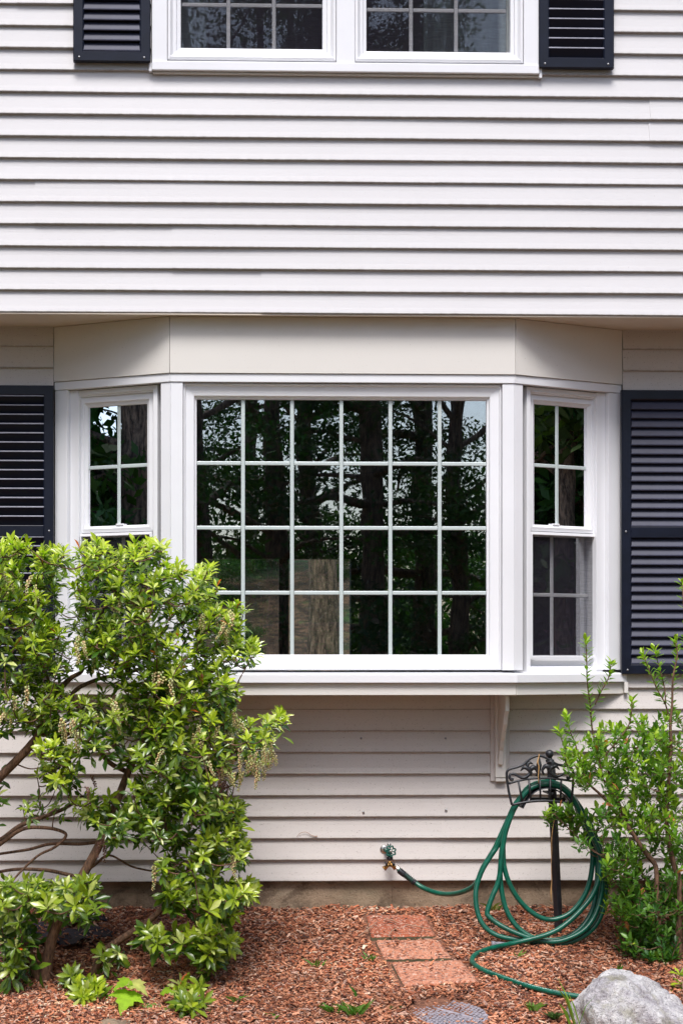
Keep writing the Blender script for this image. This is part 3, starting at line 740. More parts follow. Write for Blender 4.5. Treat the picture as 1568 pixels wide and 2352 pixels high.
# saddle the hose hangs over, and the arm to the post
arc = [(585, 650), (630, 570), (690, 500), (760, 462), (850, 450), (930, 470), (1000, 515), (1055, 580), (1085, 625)]
ap = smooth([pa(x, y, -0.47) for x, y in arc], 4); vs = []; fs = []
for p in ap:
    for dy in (-0.062, 0.062):
        for dz in (0.0, 0.003): vs.append((p.x, p.y + dy, p.z + dz))
for i in range(len(ap) - 1):
    a = i * 4; b = a + 4; fs += [(a, b, b + 2, a + 2), (a + 1, a + 3, b + 3, b + 1), (a, a + 1, b + 1, b), (a + 2, b + 2, b + 3, a + 3)]
mb = MB(); mb.add(vs, fs); mb.build('saddle', M['iron'], stand, True)
mb = MB(); p = pa(860, 480, -0.47); mb.box(p.x - 0.012, p.x + 0.012, YF + 0.004, YP + 0.010, p.z - 0.012, p.z - 0.004); mb.box(p.x - 0.07, p.x + 0.09, -0.412, -0.406, p.z - 0.055, p.z - 0.035); mb.build('support_arm', M['iron'], stand, bev=0.001)
# strip of dry raffia tied on the crest and a longer one along the post
def strip(label, pts, w):
    mb = MB(); mb.tube(smooth(pts, 4), w, 6, flat=0.35); tag(mb.build('raffia_strip', M['raffia'], None, True), label, 'raffia', 'dry raffia strips')
strip('short tan raffia strip hanging over the crest of the hose stand', [pa(x, y, YF - 0.011) for x, y in ((768, 112), (762, 150), (752, 195), (764, 240), (760, 320), (762, 405))], [0.006, 0.0055, 0.0085, 0.006, 0.005, 0.003])
strip('long tan raffia strip hanging beside the hose stand post', [pa(920, 765, -0.44), pa(905, 850, -0.445), pa(893, 950, -0.45), pb(893, 50, -0.45), pb(890, 200, -0.45), pb(893, 350, -0.45), pb(886, 460, -0.45), pb(892, 560, -0.45)], [0.003, 0.0045, 0.004, 0.005, 0.004, 0.0045, 0.0075, 0.004])

# ------------------------------------------------------------------ outdoor faucet
Q = lambda x, y: (857.5 + 0.15625 * x, 1911.0 + 0.15625 * y)
def pq(x, y, Y): return at(*Q(x, y), Y)
fa = thing('outdoor_faucet', 'outdoor tap with green wheel handle and brass two-way splitter on the siding', 'faucet', pq(230, 280, -0.02))
mb = MB(); mb.lathe(pq(160, 262, -0.012), (0, -1, 0), [(0, 0.021), (0.003, 0.021), (0.006, 0.016), (0.007, 0.009)], 20); mb.build('wall_flange', M['silver'], fa, True)
mb = MB(); mb.tube([pq(160, 262, -0.012), pq(185, 268, -0.045), pq(215, 275, -0.075), pq(236, 320, -0.082), pq(238, 385, -0.086)], [0.008, 0.009, 0.0115, 0.0095, 0.009], 12); mb.build('spout', M['wheel'], fa, True)
mb = MB(); mb.lathe(pq(228, 215, -0.078), (0, 0, 1), [(0, 0.009), (0.002, 0.0095), (0.012, 0.0095), (0.0135, 0.008)], 16); mb.build('breaker_cap', M['silver'], fa, True)
wc = pq(252, 288, -0.100); wa = Vector((0.22, -0.94, 0.1)).normalized(); wu = wa.orthogonal().normalized(); ww = wa.cross(wu); wpts = []
for i in range(49):
    a = 2 * math.pi * i / 48; r_ = 0.0225 + 0.0038 * math.cos(7 * a); wpts.append(wc + wu * (math.cos(a) * r_) + ww * (math.sin(a) * r_))
mb = MB(); mb.tube(wpts, 0.0038, 8, caps=False)
for i in range(7):
    a = 2 * math.pi * (i + 0.5) / 7; mb.tube([wc, wc + (wu * math.cos(a) + ww * math.sin(a)) * 0.020], 0.0024, 6)
hwl = mb.build('hand_wheel', M['wheel'], fa, True)
mb = MB(); mb.lathe(wc - wa * 0.012, wa, [(0, 0.006), (0.010, 0.0065), (0.016, 0.0055), (0.018, 0.002)], 12); mb.build('wheel_screw', M['silver'], hwl, True)
mb = MB(); mb.lathe(pq(238, 372, -0.086), (0, 0, -1), [(0, 0.0135), (0.001, 0.0150), (0.012, 0.0150), (0.0135, 0.011)], 14); mb.build('splitter_collar', M['blackrub'], fa, True)
mb = MB(); yS = -0.092
mb.tube([pq(238, 440, -0.087), pq(240, 475, yS)], [0.0105, 0.0125], 12); mb.tube([pq(240, 470, yS), pq(190, 515, yS), pq(155, 545, yS)], [0.011, 0.0085, 0.0115], 12); mb.tube([pq(240, 470, yS), pq(290, 510, yS), pq(325, 545, yS)], [0.011, 0.0085, 0.0105], 12); spb = mb.build('splitter_body', M['brass'], fa, True)
mb = MB(); mb.lathe(pq(165, 535, yS), pq(140, 555, yS) - pq(165, 535, yS), [(0, 0.0125), (0.006, 0.0125), (0.007, 0.009)], 12); mb.build('splitter_outlet', M['brass'], spb, True)
for a, b in (((165, 445), (200, 492)), ((272, 450), (305, 488))):
    mb = MB(); mb.tube([pq(*a, yS - 0.012), pq((a[0] + b[0]) / 2, (a[1] + b[1]) / 2, yS - 0.016), pq(*b, yS - 0.013)], [0.0042, 0.0066, 0.0085], 10, flat=0.6); mb.build('valve_lever', M['blackrub'], spb, True)

# ------------------------------------------------------------------ garden hose
hose = thing('garden_hose', 'green garden hose coiled over the iron stand and trailing to the boulder', 'hose', atg(1270, 2165))
HR = 0.0116
pth = [pq(350, 530, yS), pq(395, 585, -0.10), pq(480, 650, -0.105), pq(600, 745, -0.115), pq(700, 810, -0.13), pq(830, 870, -0.16), pq(980, 910, -0.20), pq(1130, 918, -0.26), pq(1290, 890, -0.33), pq(1450, 815, -0.39)]
pth += [pb(x, y, Y) for x, y, Y in ((150, 350, -0.43), (200, 225, -0.45), (280, 95, -0.46), (335, 0, -0.46))]
def up_left(off, Y): return [pa(x + off, y, Y) for x, y in ((435, 790), (500, 655), (575, 540))]
def over(dy, Y, dx=0): return [pa(x + dx, y + dy, Y) for x, y in ((655, 460), (750, 412), (850, 400), (950, 418), (1035, 468), (1100, 545))]
pth += up_left(10, -0.455) + over(-8, -0.425)
# loop 1, the short inner one
pth += [pa(x, y, Y) for x, y, Y in ((1160, 690, -0.44), (1225, 850, -0.455), (1280, 1000, -0.465))]
pth += [pb(x, y, Y) for x, y, Y in ((1302, 60, -0.47), (1300, 190, -0.48), (1280, 330, -0.49), (1235, 470, -0.50), (1165, 585, -0.505), (1080, 672, -0.51), (985, 722, -0.515), (880, 740, -0.515), (780, 718, -0.515), (680, 655, -0.51), (590, 570, -0.505), (515, 465, -0.505), (455, 340, -0.50), (418, 205, -0.495), (408, 80, -0.49))]
pth += [pa(x, y, Y) for x, y, Y in ((410, 960, -0.49), (435, 830, -0.485), (500, 680, -0.478))] + over(18, -0.447)
# loop 2
pth += [pa(x, y, Y) for x, y, Y in ((1185, 700, -0.452), (1255, 860, -0.46), (1320, 1030, -0.465))]
pth += [pb(x, y, Y) for x, y, Y in ((1345, 90, -0.475), (1352, 250, -0.485), (1345, 430, -0.50), (1318, 590, -0.52), (1265, 720, -0.54), (1185, 825, -0.555), (1080, 900, -0.562), (950, 940, -0.566), (810, 942, -0.564), (690, 912, -0.56), (575, 838, -0.545), (485, 730, -0.53), (425, 600, -0.515), (392, 450, -0.505), (378, 300, -0.495), (384, 140, -0.485), (396, 30, -0.478))]
pth += [pa(x, y, Y) for x, y, Y in ((425, 900, -0.475), (470, 760, -0.47), (535, 620, -0.467))] + over(-2, -0.467, 6)
# loop 3, the wide one
pth += [pa(x, y, Y) for x, y, Y in ((1200, 680, -0.47), (1290, 840, -0.47), (1360, 1010, -0.472))]
pth += [pb(x, y, Y) for x, y, Y in ((1405, 130, -0.48), (1430, 300, -0.495), (1432, 480, -0.515), (1405, 650, -0.535), (1330, 800, -0.555), (1210, 905, -0.578), (1060, 972, -0.590), (900, 992, -0.592), (730, 968, -0.588), (560, 942, -0.58), (400, 915, -0.572), (280, 862, -0.56), (192, 770, -0.545), (145, 640, -0.525), (132, 490, -0.505), (150, 370, -0.490), (205, 230, -0.482), (290, 90, -0.478), (350, 0, -0.474))]
pth += [pa(x, y, Y) for x, y, Y in ((420, 880, -0.492), (465, 750, -0.49), (530, 615, -0.487))] + over(4, -0.488, 4)
# loop 4, kinked on the left
pth += [pa(x, y, Y) for x, y, Y in ((1175, 690, -0.49), (1260, 850, -0.49), (1330, 1010, -0.49))]
pth += [pb(x, y, Y) for x, y, Y in ((1380, 130, -0.50), (1402, 300, -0.52), (1390, 480, -0.54), (1345, 660, -0.565), (1262, 800, -0.585), (1150, 890, -0.602), (1000, 950, -0.612), (870, 962, -0.612), (720, 938, -0.606), (590, 895, -0.596), (450, 835, -0.58), (330, 765, -0.562), (262, 706, -0.55), (248, 676, -0.545), (258, 622, -0.54), (300, 505, -0.53), (345, 400, -0.52), (372, 290, -0.515), (385, 150, -0.51), (400, 40, -0.506))]
pth += [pa(x, y, Y) for x, y, Y in ((430, 900, -0.506), (480, 750, -0.506), (545, 615, -0.506))] + over(14, -0.508, 4)
# last strand: down in front and out over the mulch
pth += [pa(x, y, Y) for x, y, Y in ((1190, 720, -0.51), (1270, 880, -0.512), (1340, 1020, -0.515))]
pth += [pb(x, y, Y) for x, y, Y in ((1378, 90, -0.525), (1380, 230, -0.54), (1352, 380, -0.56), (1290, 515, -0.575), (1200, 628, -0.59), (1090, 738, -0.605), (970, 830, -0.62), (850, 888, -0.63), (700, 932, -0.64), (560, 965, -0.648))]
R8 = lambda p, q: (784 + p / 2, 1739.6 + q / 2)
tail = [R8(760, 862), R8(690, 878), R8(640, 895), R8(608, 915), R8(600, 940), R8(625, 965), R8(670, 988), R8(735, 1012), R8(820, 1042), R8(920, 1070), R8(1000, 1087), R8(1070, 1098), R8(1150, 1110)]
pth += [atg(x, y, HR + 0.026 if i < 4 else HR + 0.017) for i, (x, y) in enumerate(tail)]
sp = smooth(pth, 7)
i_sl = 3 * 7
mb = MB(); mb.tube(sp[4:], HR, 12); mb.build('hose_tube', M['hose'], hose, True)
mb = MB(); mb.tube([pq(325, 545, yS) , pq(345, 525, yS), pq(368, 555, -0.097)], [0.009, 0.0125, 0.0125], 8); mb.build('hose_coupling', M['silver'], hose)
mb = MB(); mb.tube(sp[5:13], HR + 0.0035, 12); mb.build('grip_sleeve', M['blackrub'], hose, True)
hel = []; seg = sp[11:23]
fr_ = frames(seg)
for i in range(len(seg) * 10 - 10):
    t = i / 10; a = int(t); f_ = t - a; p = seg[a].lerp(seg[a + 1], f_); u, w_ = fr_[a][1], fr_[a][2]; an = i * 0.52
    hel.append(p + (u * math.cos(an) + w_ * math.sin(an)) * (HR + 0.0018))
mb = MB(); mb.tube(hel, 0.0022, 6); mb.build('kink_spring', M['blackrub'], hose, True)
mb = MB(); mb.tube(sp[20:23], HR + 0.003, 12); mb.build('spring_collar', M['blackrub'], hose, True)
e0 = atg(*B1(290, 985), 0.026); e1 = atg(*B1(430, 985), 0.026)
mb = MB(); mb.tube([e0, e0.lerp(e1, .25), e0.lerp(e1, .27), e0.lerp(e1, .6), e1], [0.0135, 0.0135, 0.0105, 0.0098, 0.009], 12); mb.build('hose_end_fitting', M['greyplast'], hose, True)

# ------------------------------------------------------------------ pavers, stepping stone, boulder
ZP = lambda x, y: (800.3 + 0.2292 * x, 2074.3 + 0.2292 * y)
QUADS = []
def paver(label, cs, th=0.05, m='paver'):
    top = [atg(*ZP(x, y), 0.022) for x, y in cs]; ctr = (top[0] + top[1] + top[2] + top[3]) / 4; top = [ctr + (p - ctr) * 0.965 for p in top]; QUADS.append([(p.x, p.y) for p in top])
    n = 26; vs = []; fs = []
    for j in range(n + 1):
        for i in range(n + 1):
            u, w_ = i / n, j / n; e = min(u, 1 - u, w_, 1 - w_)
            p = (top[0].lerp(top[1], u)).lerp(top[3].lerp(top[2], u), w_)
            p = p + Vector((0.003 * vnoise(p.x * 60, p.y * 60, 1), 0.003 * vnoise(p.x * 55, p.y * 61, 2), -0.006 * max(0, 1 - e * 22) + 0.0045 * vnoise(p.x * 70, p.y * 70, 9) + 0.003 * vnoise(p.x * 150, p.y * 150, 4)))
            vs.append(p)
    for j in range(n):
        for i in range(n): a = j * (n + 1) + i; fs.append((a, a + n + 1, a + n + 2, a + 1))
    rim = [i for i in range(n + 1)] + [j * (n + 1) + n for j in range(1, n + 1)] + [n * (n + 1) + i for i in range(n - 1, -1, -1)] + [j * (n + 1) for j in range(n - 1, 0, -1)]
    b = len(vs)
    for r_ in rim: vs.append(Vector(vs[r_]) - Vector((0, 0, th)))
    for k_ in range(len(rim)): k2 = (k_ + 1) % len(rim); fs.append((rim[k_], rim[k2], b + k2, b + k_))
    fs.append(tuple(b + k_ for k_ in range(len(rim) - 1, -1, -1)))
    mb = MB(); mb.add(vs, fs); pv = mb.build('paver', M[m], None, True); pv.data.materials.append(M['moss_edge'])
    for k_ in range(n * n, len(fs)): pv.data.polygons[k_].material_index = 1
    tag(pv, label, 'paver', 'red square pavers in the mulch')
paver('damp red square paver nearest the house wall, littered with twigs', [(165, 112), (772, 108), (880, 325), (215, 342)], m='paver_damp')
paver('red square paver between the other two', [(258, 365), (905, 358), (1045, 545), (345, 560)])
paver('red square paver farthest from the wall, beside the hose bend', [(415, 585), (1140, 562), (1318, 785), (545, 830)])
sc = atg(*ZP(1000, 1140), 0.0); SR = 0.158
stone = thing('stepping_stone', 'round grey violet stepping stone with a pebbled face at the bottom edge', 'stepping stone', sc)
mb = MB(); nrm = Vector((0, -SLOPE, 1)).normalized(); nrm = Vector((0, SLOPE * -1, 1)).normalized()
mb.lathe(sc - nrm * 0.03, nrm, [(0, SR), (0.036, SR), (0.040, SR - 0.006), (0.041, 0.0)], 40); mb.build('disc', M['pebble'], stone)
d = MB(); vs = []; fs = []
d.lathe((0, 0, -0.002), (0, 0, 1), [(0, 1.0), (0.30, 0.93), (0.52, 0.66), (0.62, 0.25)], 8); pm = d.mesh('pebble', M['pebble'], True)
e1_ = Vector((1, 0, 0)); e2_ = nrm.cross(e1_).normalized(); stp = 0.0195; cnt = 0
for j in range(-9, 10):
    for i in range(-9, 10):
        u = (i + (j % 2) * 0.5) * stp; w_ = j * stp * 0.86
        if math.hypot(u, w_) > SR - 0.012 or abs(u * 0.64 + w_ * 0.77 - 0.02) < 0.013: continue
        p = sc + e1_ * (u + rng.uniform(-.002, .002)) + e2_ * (w_ + rng.uniform(-.002, .002)) + nrm * 0.0105
        s = 0.0096 * rng.uniform(.85, 1.08)
        inst('pebble', pm, stone, Matrix.Translation(p) @ Matrix.Rotation(rng.uniform(0, 6), 4, 'Z') @ Matrix.Diagonal((s * 1.05, s * 0.92, s, 1)))
mb = MB(); dr = (e1_ * 0.77 - e2_ * 0.64); nn = (e1_ * 0.64 + e2_ * 0.77)
mb.tube([sc + nn * 0.02 + dr * t + nrm * 0.010 for t in (-0.145, -0.07, 0, 0.07, 0.145)], [0.006, 0.010, 0.011, 0.010, 0.006], 8, flat=0.6); mb.build('ridge', M['pebble'], stone, True)

# boulder: convex planes, softened and roughened
S5 = lambda x, y: (1274 + 0.1875 * x, 2123.3 + 0.1875 * y)
YB = -1.50
bc = at(*S5(740, 1180), YB); bsc = (8.9 + YB) / F
planes = [((-0.10, -0.15, 1), 0.172), ((0.42, -0.30, 0.80), 0.172), ((0.50, -0.1, 0.86), 0.178), ((-0.55, -0.55, 0.62), 0.165), ((-0.92, -0.30, 0.12), 0.152), ((-0.70, -0.70, 0.10), 0.165), ((-0.25, -0.95, 0.12), 0.235), ((0.3, -0.9, 0.35), 0.21), ((0.95, 0.0, 0.30), 0.31), ((0, 1, 0.2), 0.17), ((-0.5, 0.8, 0.3), 0.16), ((0, 0, -1), 0.16), ((-0.72, 0.05, 0.69), 0.166), ((0.75, -0.5, 0.1), 0.30)]
pl = [(Vector(n_).normalized(), h) for n_, h in planes]
import bmesh
bm = bmesh.new(); bmesh.ops.create_icosphere(bm, subdivisions=5, radius=1)
from mathutils import noise as mnoise
for v_ in bm.verts:
    d_ = v_.co.normalized(); acc = 0
    for n_, h in pl:
        q_ = n_.dot(d_)
        if q_ > 0.02: acc += (q_ / h) ** 24
    r_ = acc ** (-1 / 24)
    q = d_ * r_
    r_ *= 1 + 0.13 * mnoise.noise(q * 9) + 0.09 * mnoise.noise(q * 19) + 0.05 * mnoise.noise(q * 48) + 0.025 * mnoise.noise(q * 110)
    v_.co = bc + d_ * r_
me = bpy.data.meshes.new('boulder'); bm.to_mesh(me); bm.free(); me.materials.append(M['rock']); me.polygons.foreach_set('use_smooth', np.ones(len(me.polygons), dtype=bool))
bo = bpy.data.objects.new('boulder', me); COL.objects.link(bo)
tag(bo, 'large pale grey granite boulder with lichen in the bottom right corner', 'boulder')
p = atg(262, 2372, -0.02); bm = bmesh.new(); bmesh.ops.create_icosphere(bm, subdivisions=4, radius=1)
for v_ in bm.verts:
    q = v_.co.copy(); v_.co = Vector((p.x + q.x * 0.10, p.y + q.y * 0.08, p.z + q.z * 0.045)) * 1.0 + q * (0.02 * mnoise.noise(q * 2.5))
me = bpy.data.meshes.new('flat_stone'); bm.to_mesh(me); bm.free(); me.materials.append(M['concrete']); me.polygons.foreach_set('use_smooth', np.ones(len(me.polygons), dtype=bool))
o = bpy.data.objects.new('flat_stone', me); COL.objects.link(o); tag(o, 'small flat stone below the maple seedling at the bottom edge', 'stone')

# ------------------------------------------------------------------ weed cloth showing through at the left
def cloth(label, poly_px, seed):
    ps = [atg(x, y) for x, y in poly_px]; x0 = min(p.x for p in ps); x1 = max(p.x for p in ps); y0 = min(p.y for p in ps); y1 = max(p.y for p in ps)
    nx_, ny_ = 44, 30; vs = []; idx = {}; fs = []
    def inside(x, y):
        c = False; n_ = len(ps)
        for i in range(n_):
            a, b = ps[i], ps[(i + 1) % n_]
            if (a.y > y) != (b.y > y) and x < (b.x - a.x) * (y - a.y) / (b.y - a.y) + a.x: c = not c
        return c
    for j in range(ny_ + 1):
        for i in range(nx_ + 1):
            x = x0 + (x1 - x0) * i / nx_; y = y0 + (y1 - y0) * j / ny_
            if inside(x + 0.02 * vnoise(x * 30, y * 30, seed), y + 0.02 * vnoise(x * 33, y * 29, seed + 1)):
                idx[(i, j)] = len(vs)
                vs.append((x, y, bed_z(x, y) + 0.022 + 0.05 * abs(vnoise(x * 9 + y * 5, y * 13, seed)) + 0.02 * vnoise(x * 30, y * 30, seed)))
    for (i, j) in idx:
        q = [(i, j), (i + 1, j), (i + 1, j + 1), (i, j + 1)]
        if all(k_ in idx for k_ in q): fs.append(tuple(idx[k_] for k_ in q))
    mb = MB(); mb.add(vs, fs); o = mb.build('weed_cloth', M['fabric'], None, True)
    so_ = o.modifiers.new('solid', 'SOLIDIFY'); so_.thickness = 0.003
    tag(o, label, 'weed cloth', 'rumpled black weed cloth'); return ps
CL1 = cloth('rumpled black weed cloth against the foundation behind the shrub stems', [(140, 2120), (170, 2108), (250, 2116), (248, 2133), (170, 2138), (130, 2136)], 1)
CL2 = cloth('rumpled black weed cloth lying under the shrub at the left edge', [(-60, 2125), (20, 2120), (110, 2140), (180, 2150), (275, 2152), (240, 2172), (190, 2184), (170, 2192), (100, 2178), (-60, 2185)], 4)

# ------------------------------------------------------------------ mulch chips
def chips(n, x0, x1, y0, y1, keep, lsc=1.0):
    X = nr.uniform(x0, x1, n); Y = nr.uniform(y0, y1, n)
    ok = np.array([keep(a, b) for a, b in zip(X, Y)]); X = X[ok]; Y = Y[ok]; n = len(X)
    Z = np.array([bed_z(a, b) for a, b in zip(X, Y)]) + nr.uniform(0.0, 0.016, n)
    l = np.exp(nr.normal(np.log(0.0135), 0.5, n)).clip(0.008, 0.065) * lsc; w_ = (l * nr.uniform(0.16, 0.5, n)).clip(0.003, 0.014); t = nr.uniform(0.0015, 0.005, n)
    yaw = nr.uniform(0, 2 * np.pi, n); pit = nr.normal(0, 0.30, n); rol = nr.normal(0, 0.4, n)
    ca, sa, cp, sp_, cr_, sr = np.cos(yaw), np.sin(yaw), np.cos(pit), np.sin(pit), np.cos(rol), np.sin(rol)
    ex = np.stack([ca * cp, sa * cp, sp_], 1); ey0 = np.stack([-sa, ca, 0 * ca], 1); ez0 = np.cross(ex, ey0)
    ey = ey0 * cr_[:, None] + ez0 * sr[:, None]; ez = np.cross(ex, ey)
    c = np.stack([X, Y, Z], 1); tp = nr.uniform(0.35, 1.0, n)
    V = []
    for sx in (-1, 1):
        for sy in (-1, 1):
            for sz in (0, 1):
                k_ = (tp if sx > 0 else np.ones(n))
                V.append(c + ex * (l / 2 * sx)[:, None] + ey * (w_ / 2 * sy * k_)[:, None] + ez * (t * sz)[:, None])
    V = np.stack(V, 1)
    f = np.array([(0, 1, 3, 2), (4, 6, 7, 5), (0, 4, 5, 1), (2, 3, 7, 6), (1, 5, 7, 3)])
    Fc = (np.arange(n)[:, None, None] * 8 + f[None]).reshape(-1, 4)
    pal = np.array([(0.66, 0.31, 0.18), (0.54, 0.205, 0.10), (0.37, 0.115, 0.055), (0.78, 0.50, 0.36), (0.14, 0.048, 0.03), (0.50, 0.30, 0.23), (0.07, 0.028, 0.02)])
    ci = nr.choice(len(pal), n, p=[.22, .24, .20, .09, .12, .08, .05]); damp = np.array([1.0 + 0.55 * vnoise(a * 2.3, b * 2.3, 12) + 0.35 * vnoise(a * 6, b * 6, 13) for a, b in zip(X, Y)])[:, None]
    C = (pal[ci] * nr.uniform(0.8, 1.35, (n, 1)) * damp).clip(0, 0.85)
    return V, Fc, np.repeat(C, 8, 0)
def inquad(q, x, y):
    s = None
    for i in range(4):
        a, b = q[i], q[(i + 1) % 4]; c = (b[0] - a[0]) * (y - a[1]) - (b[1] - a[1]) * (x - a[0])
        if s is None: s = c > 0
        elif (c > 0) != s: return False
    return True
cb = [(min(p.x for p in c), max(p.x for p in c), min(p.y for p in c), max(p.y for p in c)) for c in (CL1, CL2)]
def keep(x, y):
    for q in QUADS:
        if inquad(q, x, y):
            m_ = 0.018; ins = all(inquad(q, x + a, y + b) for a in (-m_, m_) for b in (-m_, m_))
            return ins and rng.random() < 0.05
    if -1.2 < y < 0 and 0.35 < x < 1.4:
        for q in QUADS:
            if any(inquad(q, x + a, y + b) for a in (-.013, .013) for b in (-.013, .013)): return rng.random() < 0.25
    if math.hypot(x - sc.x, y - sc.y) < SR - 0.005: return rng.random() < 0.03
    for (a, b, c, d_) in cb:
        if a < x < b and c < y < d_: return rng.random() < 0.42
    return True
V, Fc, C = chips(95000, -1.35, 2.75, -2.15, 0.005, keep)
for q in range(0): pass
# chips lying on the pavers and the cloth are lifted clear of them
lift = np.zeros(len(V))
for i in range(len(V)):
    x, y = V[i, :, 0].mean(), V[i, :, 1].mean()
    if any(inquad(q, x, y) for q in QUADS): lift[i] = 0.020
    elif math.hypot(x - sc.x, y - sc.y) < SR: lift[i] = 0.022
    elif any(a < x < b and c < y < d_ for (a, b, c, d_) in cb): lift[i] = 0.022 * (rng.random() < 0.6)
for i in range(len(V)):
    if lift[i] == 0.0:
        x, y = V[i, :, 0].mean(), V[i, :, 1].mean()
        if -1.15 < y and 0.35 < x < 1.35 and any(inquad(q, x + a, y + b) for q in QUADS for a in (-.022, .022) for b in (-.022, .022)): lift[i] = -0.014
V[:, :, 2] += lift[:, None]
o = np_obj('bark_mulch', V, Fc, M['chip'], None, C); tag(o, 'loose reddish bark mulch chips covering the bed', 'mulch', kind='stuff')

# sticks lying on the mulch
def stick(label, pts, r_, lift=0.012):
    pp = smooth([atg(x, y, lift) + Vector((0, 0, rng.uniform(0, .006))) for x, y in pts], 4)
    mb = MB(); mb.tube(pp, [r_, r_ * 0.9, r_ * 0.55], 7); tag(mb.build('stick', M['twig'], None, True), label, 'stick', 'dry sticks on the mulch')
stick('pale dry stick at the wall, left of the first paver', [ZP(-10, 178), ZP(110, 135), ZP(232, 85)], 0.0048)
stick('thin stick lying across the left edge of the first paver', [ZP(100, 335), ZP(200, 262), ZP(280, 198)], 0.0036, 0.034)
stick('short twig in the middle of the first paver', [ZP(350, 160), ZP(430, 182), ZP(505, 212)], 0.0034, 0.034)
stick('long thin twig on the right half of the first paver', [ZP(575, 220), ZP(700, 245), ZP(832, 270)], 0.0032, 0.034)
stick('bent twig at the front edge of the first paver', [ZP(400, 332), ZP(445, 285), ZP(512, 262)], 0.003, 0.034)
stick('upright grey splinter poking from the mulch near the foundation', [(643, 2102), (641, 2096), (642, 2090)], 0.005, 0.02)
stick('thin stick among the chips right of the hose coil', [S5(720, 305), S5(800, 272), S5(862, 262)], 0.003)
stick('long thin stick in the shade of the right shrub', [S5(440, 365), S5(560, 430), S5(720, 425)], 0.0035)
stick('pale stick lying on the weed cloth', [(72, 2153), (95, 2158), (128, 2156)], 0.004, 0.05)
stick('broken stick at the bottom left corner', [(135, 2352), (160, 2340), (190, 2328)], 0.008)
stick('thin dark stick below the low shrub leaves', [(530, 2222), (548, 2235), (560, 2248)], 0.003)
# dry tendril stuck on the siding
mb = MB(); mb.tube(smooth([at(x, y, -0.022) for x, y in ((681, 1923), (690, 1914), (703, 1912), (715, 1919), (724, 1922), (728, 1921))], 4), [0.0008, 0.0012, 0.0015, 0.002, 0.0035], 6); tag(mb.build('dry_tendril', M['twig'], None, True), 'thin curled dry tendril stuck to the siding left of the tap', 'tendril')

# ------------------------------------------------------------------ leaves
def leaf_template(w, curl, fold, tipw=0.55, wide=0.62):
    rows = [(0.0, 0.10), (0.28, 0.55), (wide, 1.0), (0.85, tipw), (1.0, 0.0)]
    vs = []; fs = []
    for t, ww in rows[:-1]:
        z = -curl * t * t + curl * 0.25 * t
        for s in (-1, 0, 1): vs.append((s * ww * w / 2, t, z + fold * ww * w / 2 * abs(s)))
    vs.append((0, 1.0, -curl + curl * 0.25)); n = len(vs) - 1
    for r_ in range(3):
        a = r_ * 3; fs += [(a, a + 1, a + 4, a + 3), (a + 1, a + 2, a + 5, a + 4)]
    fs += [(9, 10, n), (10, 11, n)]
    return np.array(vs), fs
LT = [leaf_template(0.34, 0.18, 0.35), leaf_template(0.38, 0.30, 0.25), leaf_template(0.31, 0.08, 0.45), leaf_template(0.36, 0.42, 0.3)]
LT2 = [leaf_template(0.42, 0.12, 0.3, 0.62, 0.5), leaf_template(0.38, 0.25, 0.35, 0.6, 0.5), leaf_template(0.46, 0.05, 0.25, 0.6, 0.5)]
def leaf_matrix(b, d, up, L, W=1.0):
    d = d.normalized(); n_ = up - d * up.dot(d)
    n_ = n_.normalized() if n_.length > 1e-4 else d.orthogonal().normalized()
    x = d.cross(n_)
    return Matrix(((x.x * L * W, d.x * L, n_.x * L, b.x), (x.y * L * W, d.y * L, n_.y * L, b.y), (x.z * L * W, d.z * L, n_.z * L, b.z), (0, 0, 0, 1)))
def join_leaves(name, items, temps, m, parent):
    V = []; Fc = []; C = []; base = 0
    for k_, (vt, ft) in enumerate(temps):
        ms = [it for it in items if it[2] == k_]
        if not ms: continue
        A = np.array([[list(r_) for r_ in it[0]] for it in ms]); hv = np.concatenate([vt, np.ones((len(vt), 1))], 1)
        W_ = np.einsum('nij,vj->nvi', A, hv)[:, :, :3]; V.append(W_.reshape(-1, 3))
        for i in range(len(ms)):
            o_ = base + i * len(vt); Fc += [tuple(a + o_ for a in f) for f in ft]
        rib = np.ones(len(vt)); rib[1::3] = 1.22
        C.append((np.array([it[1] for it in ms])[:, None, :] * rib[None, :, None]).reshape(-1, 3)); base += len(ms) * len(vt)
    o = np_obj(name, np.concatenate(V), Fc, m, parent, np.concatenate(C), True); o['kind'] = 'stuff'; return o
def leaf_parts(items, temps, m, parent, pal):
    cache = {}
    for mt, c, k_ in items:
        ci = min(range(len(pal)), key=lambda q: sum((pal[q][e] - c[e]) ** 2 for e in range(3)))
        if (k_, ci) not in cache:
            mb = MB(); vt, ft = temps[k_]; mb.add([tuple(p) for p in vt], ft)
            mb.c = [tuple(x * (1.22 if i % 3 == 1 else 1) for x in pal[ci]) for i in range(len(vt))]; cache[(k_, ci)] = mb.mesh('leaf', m, True)
        inst('leaf', cache[(k_, ci)], parent, mt)
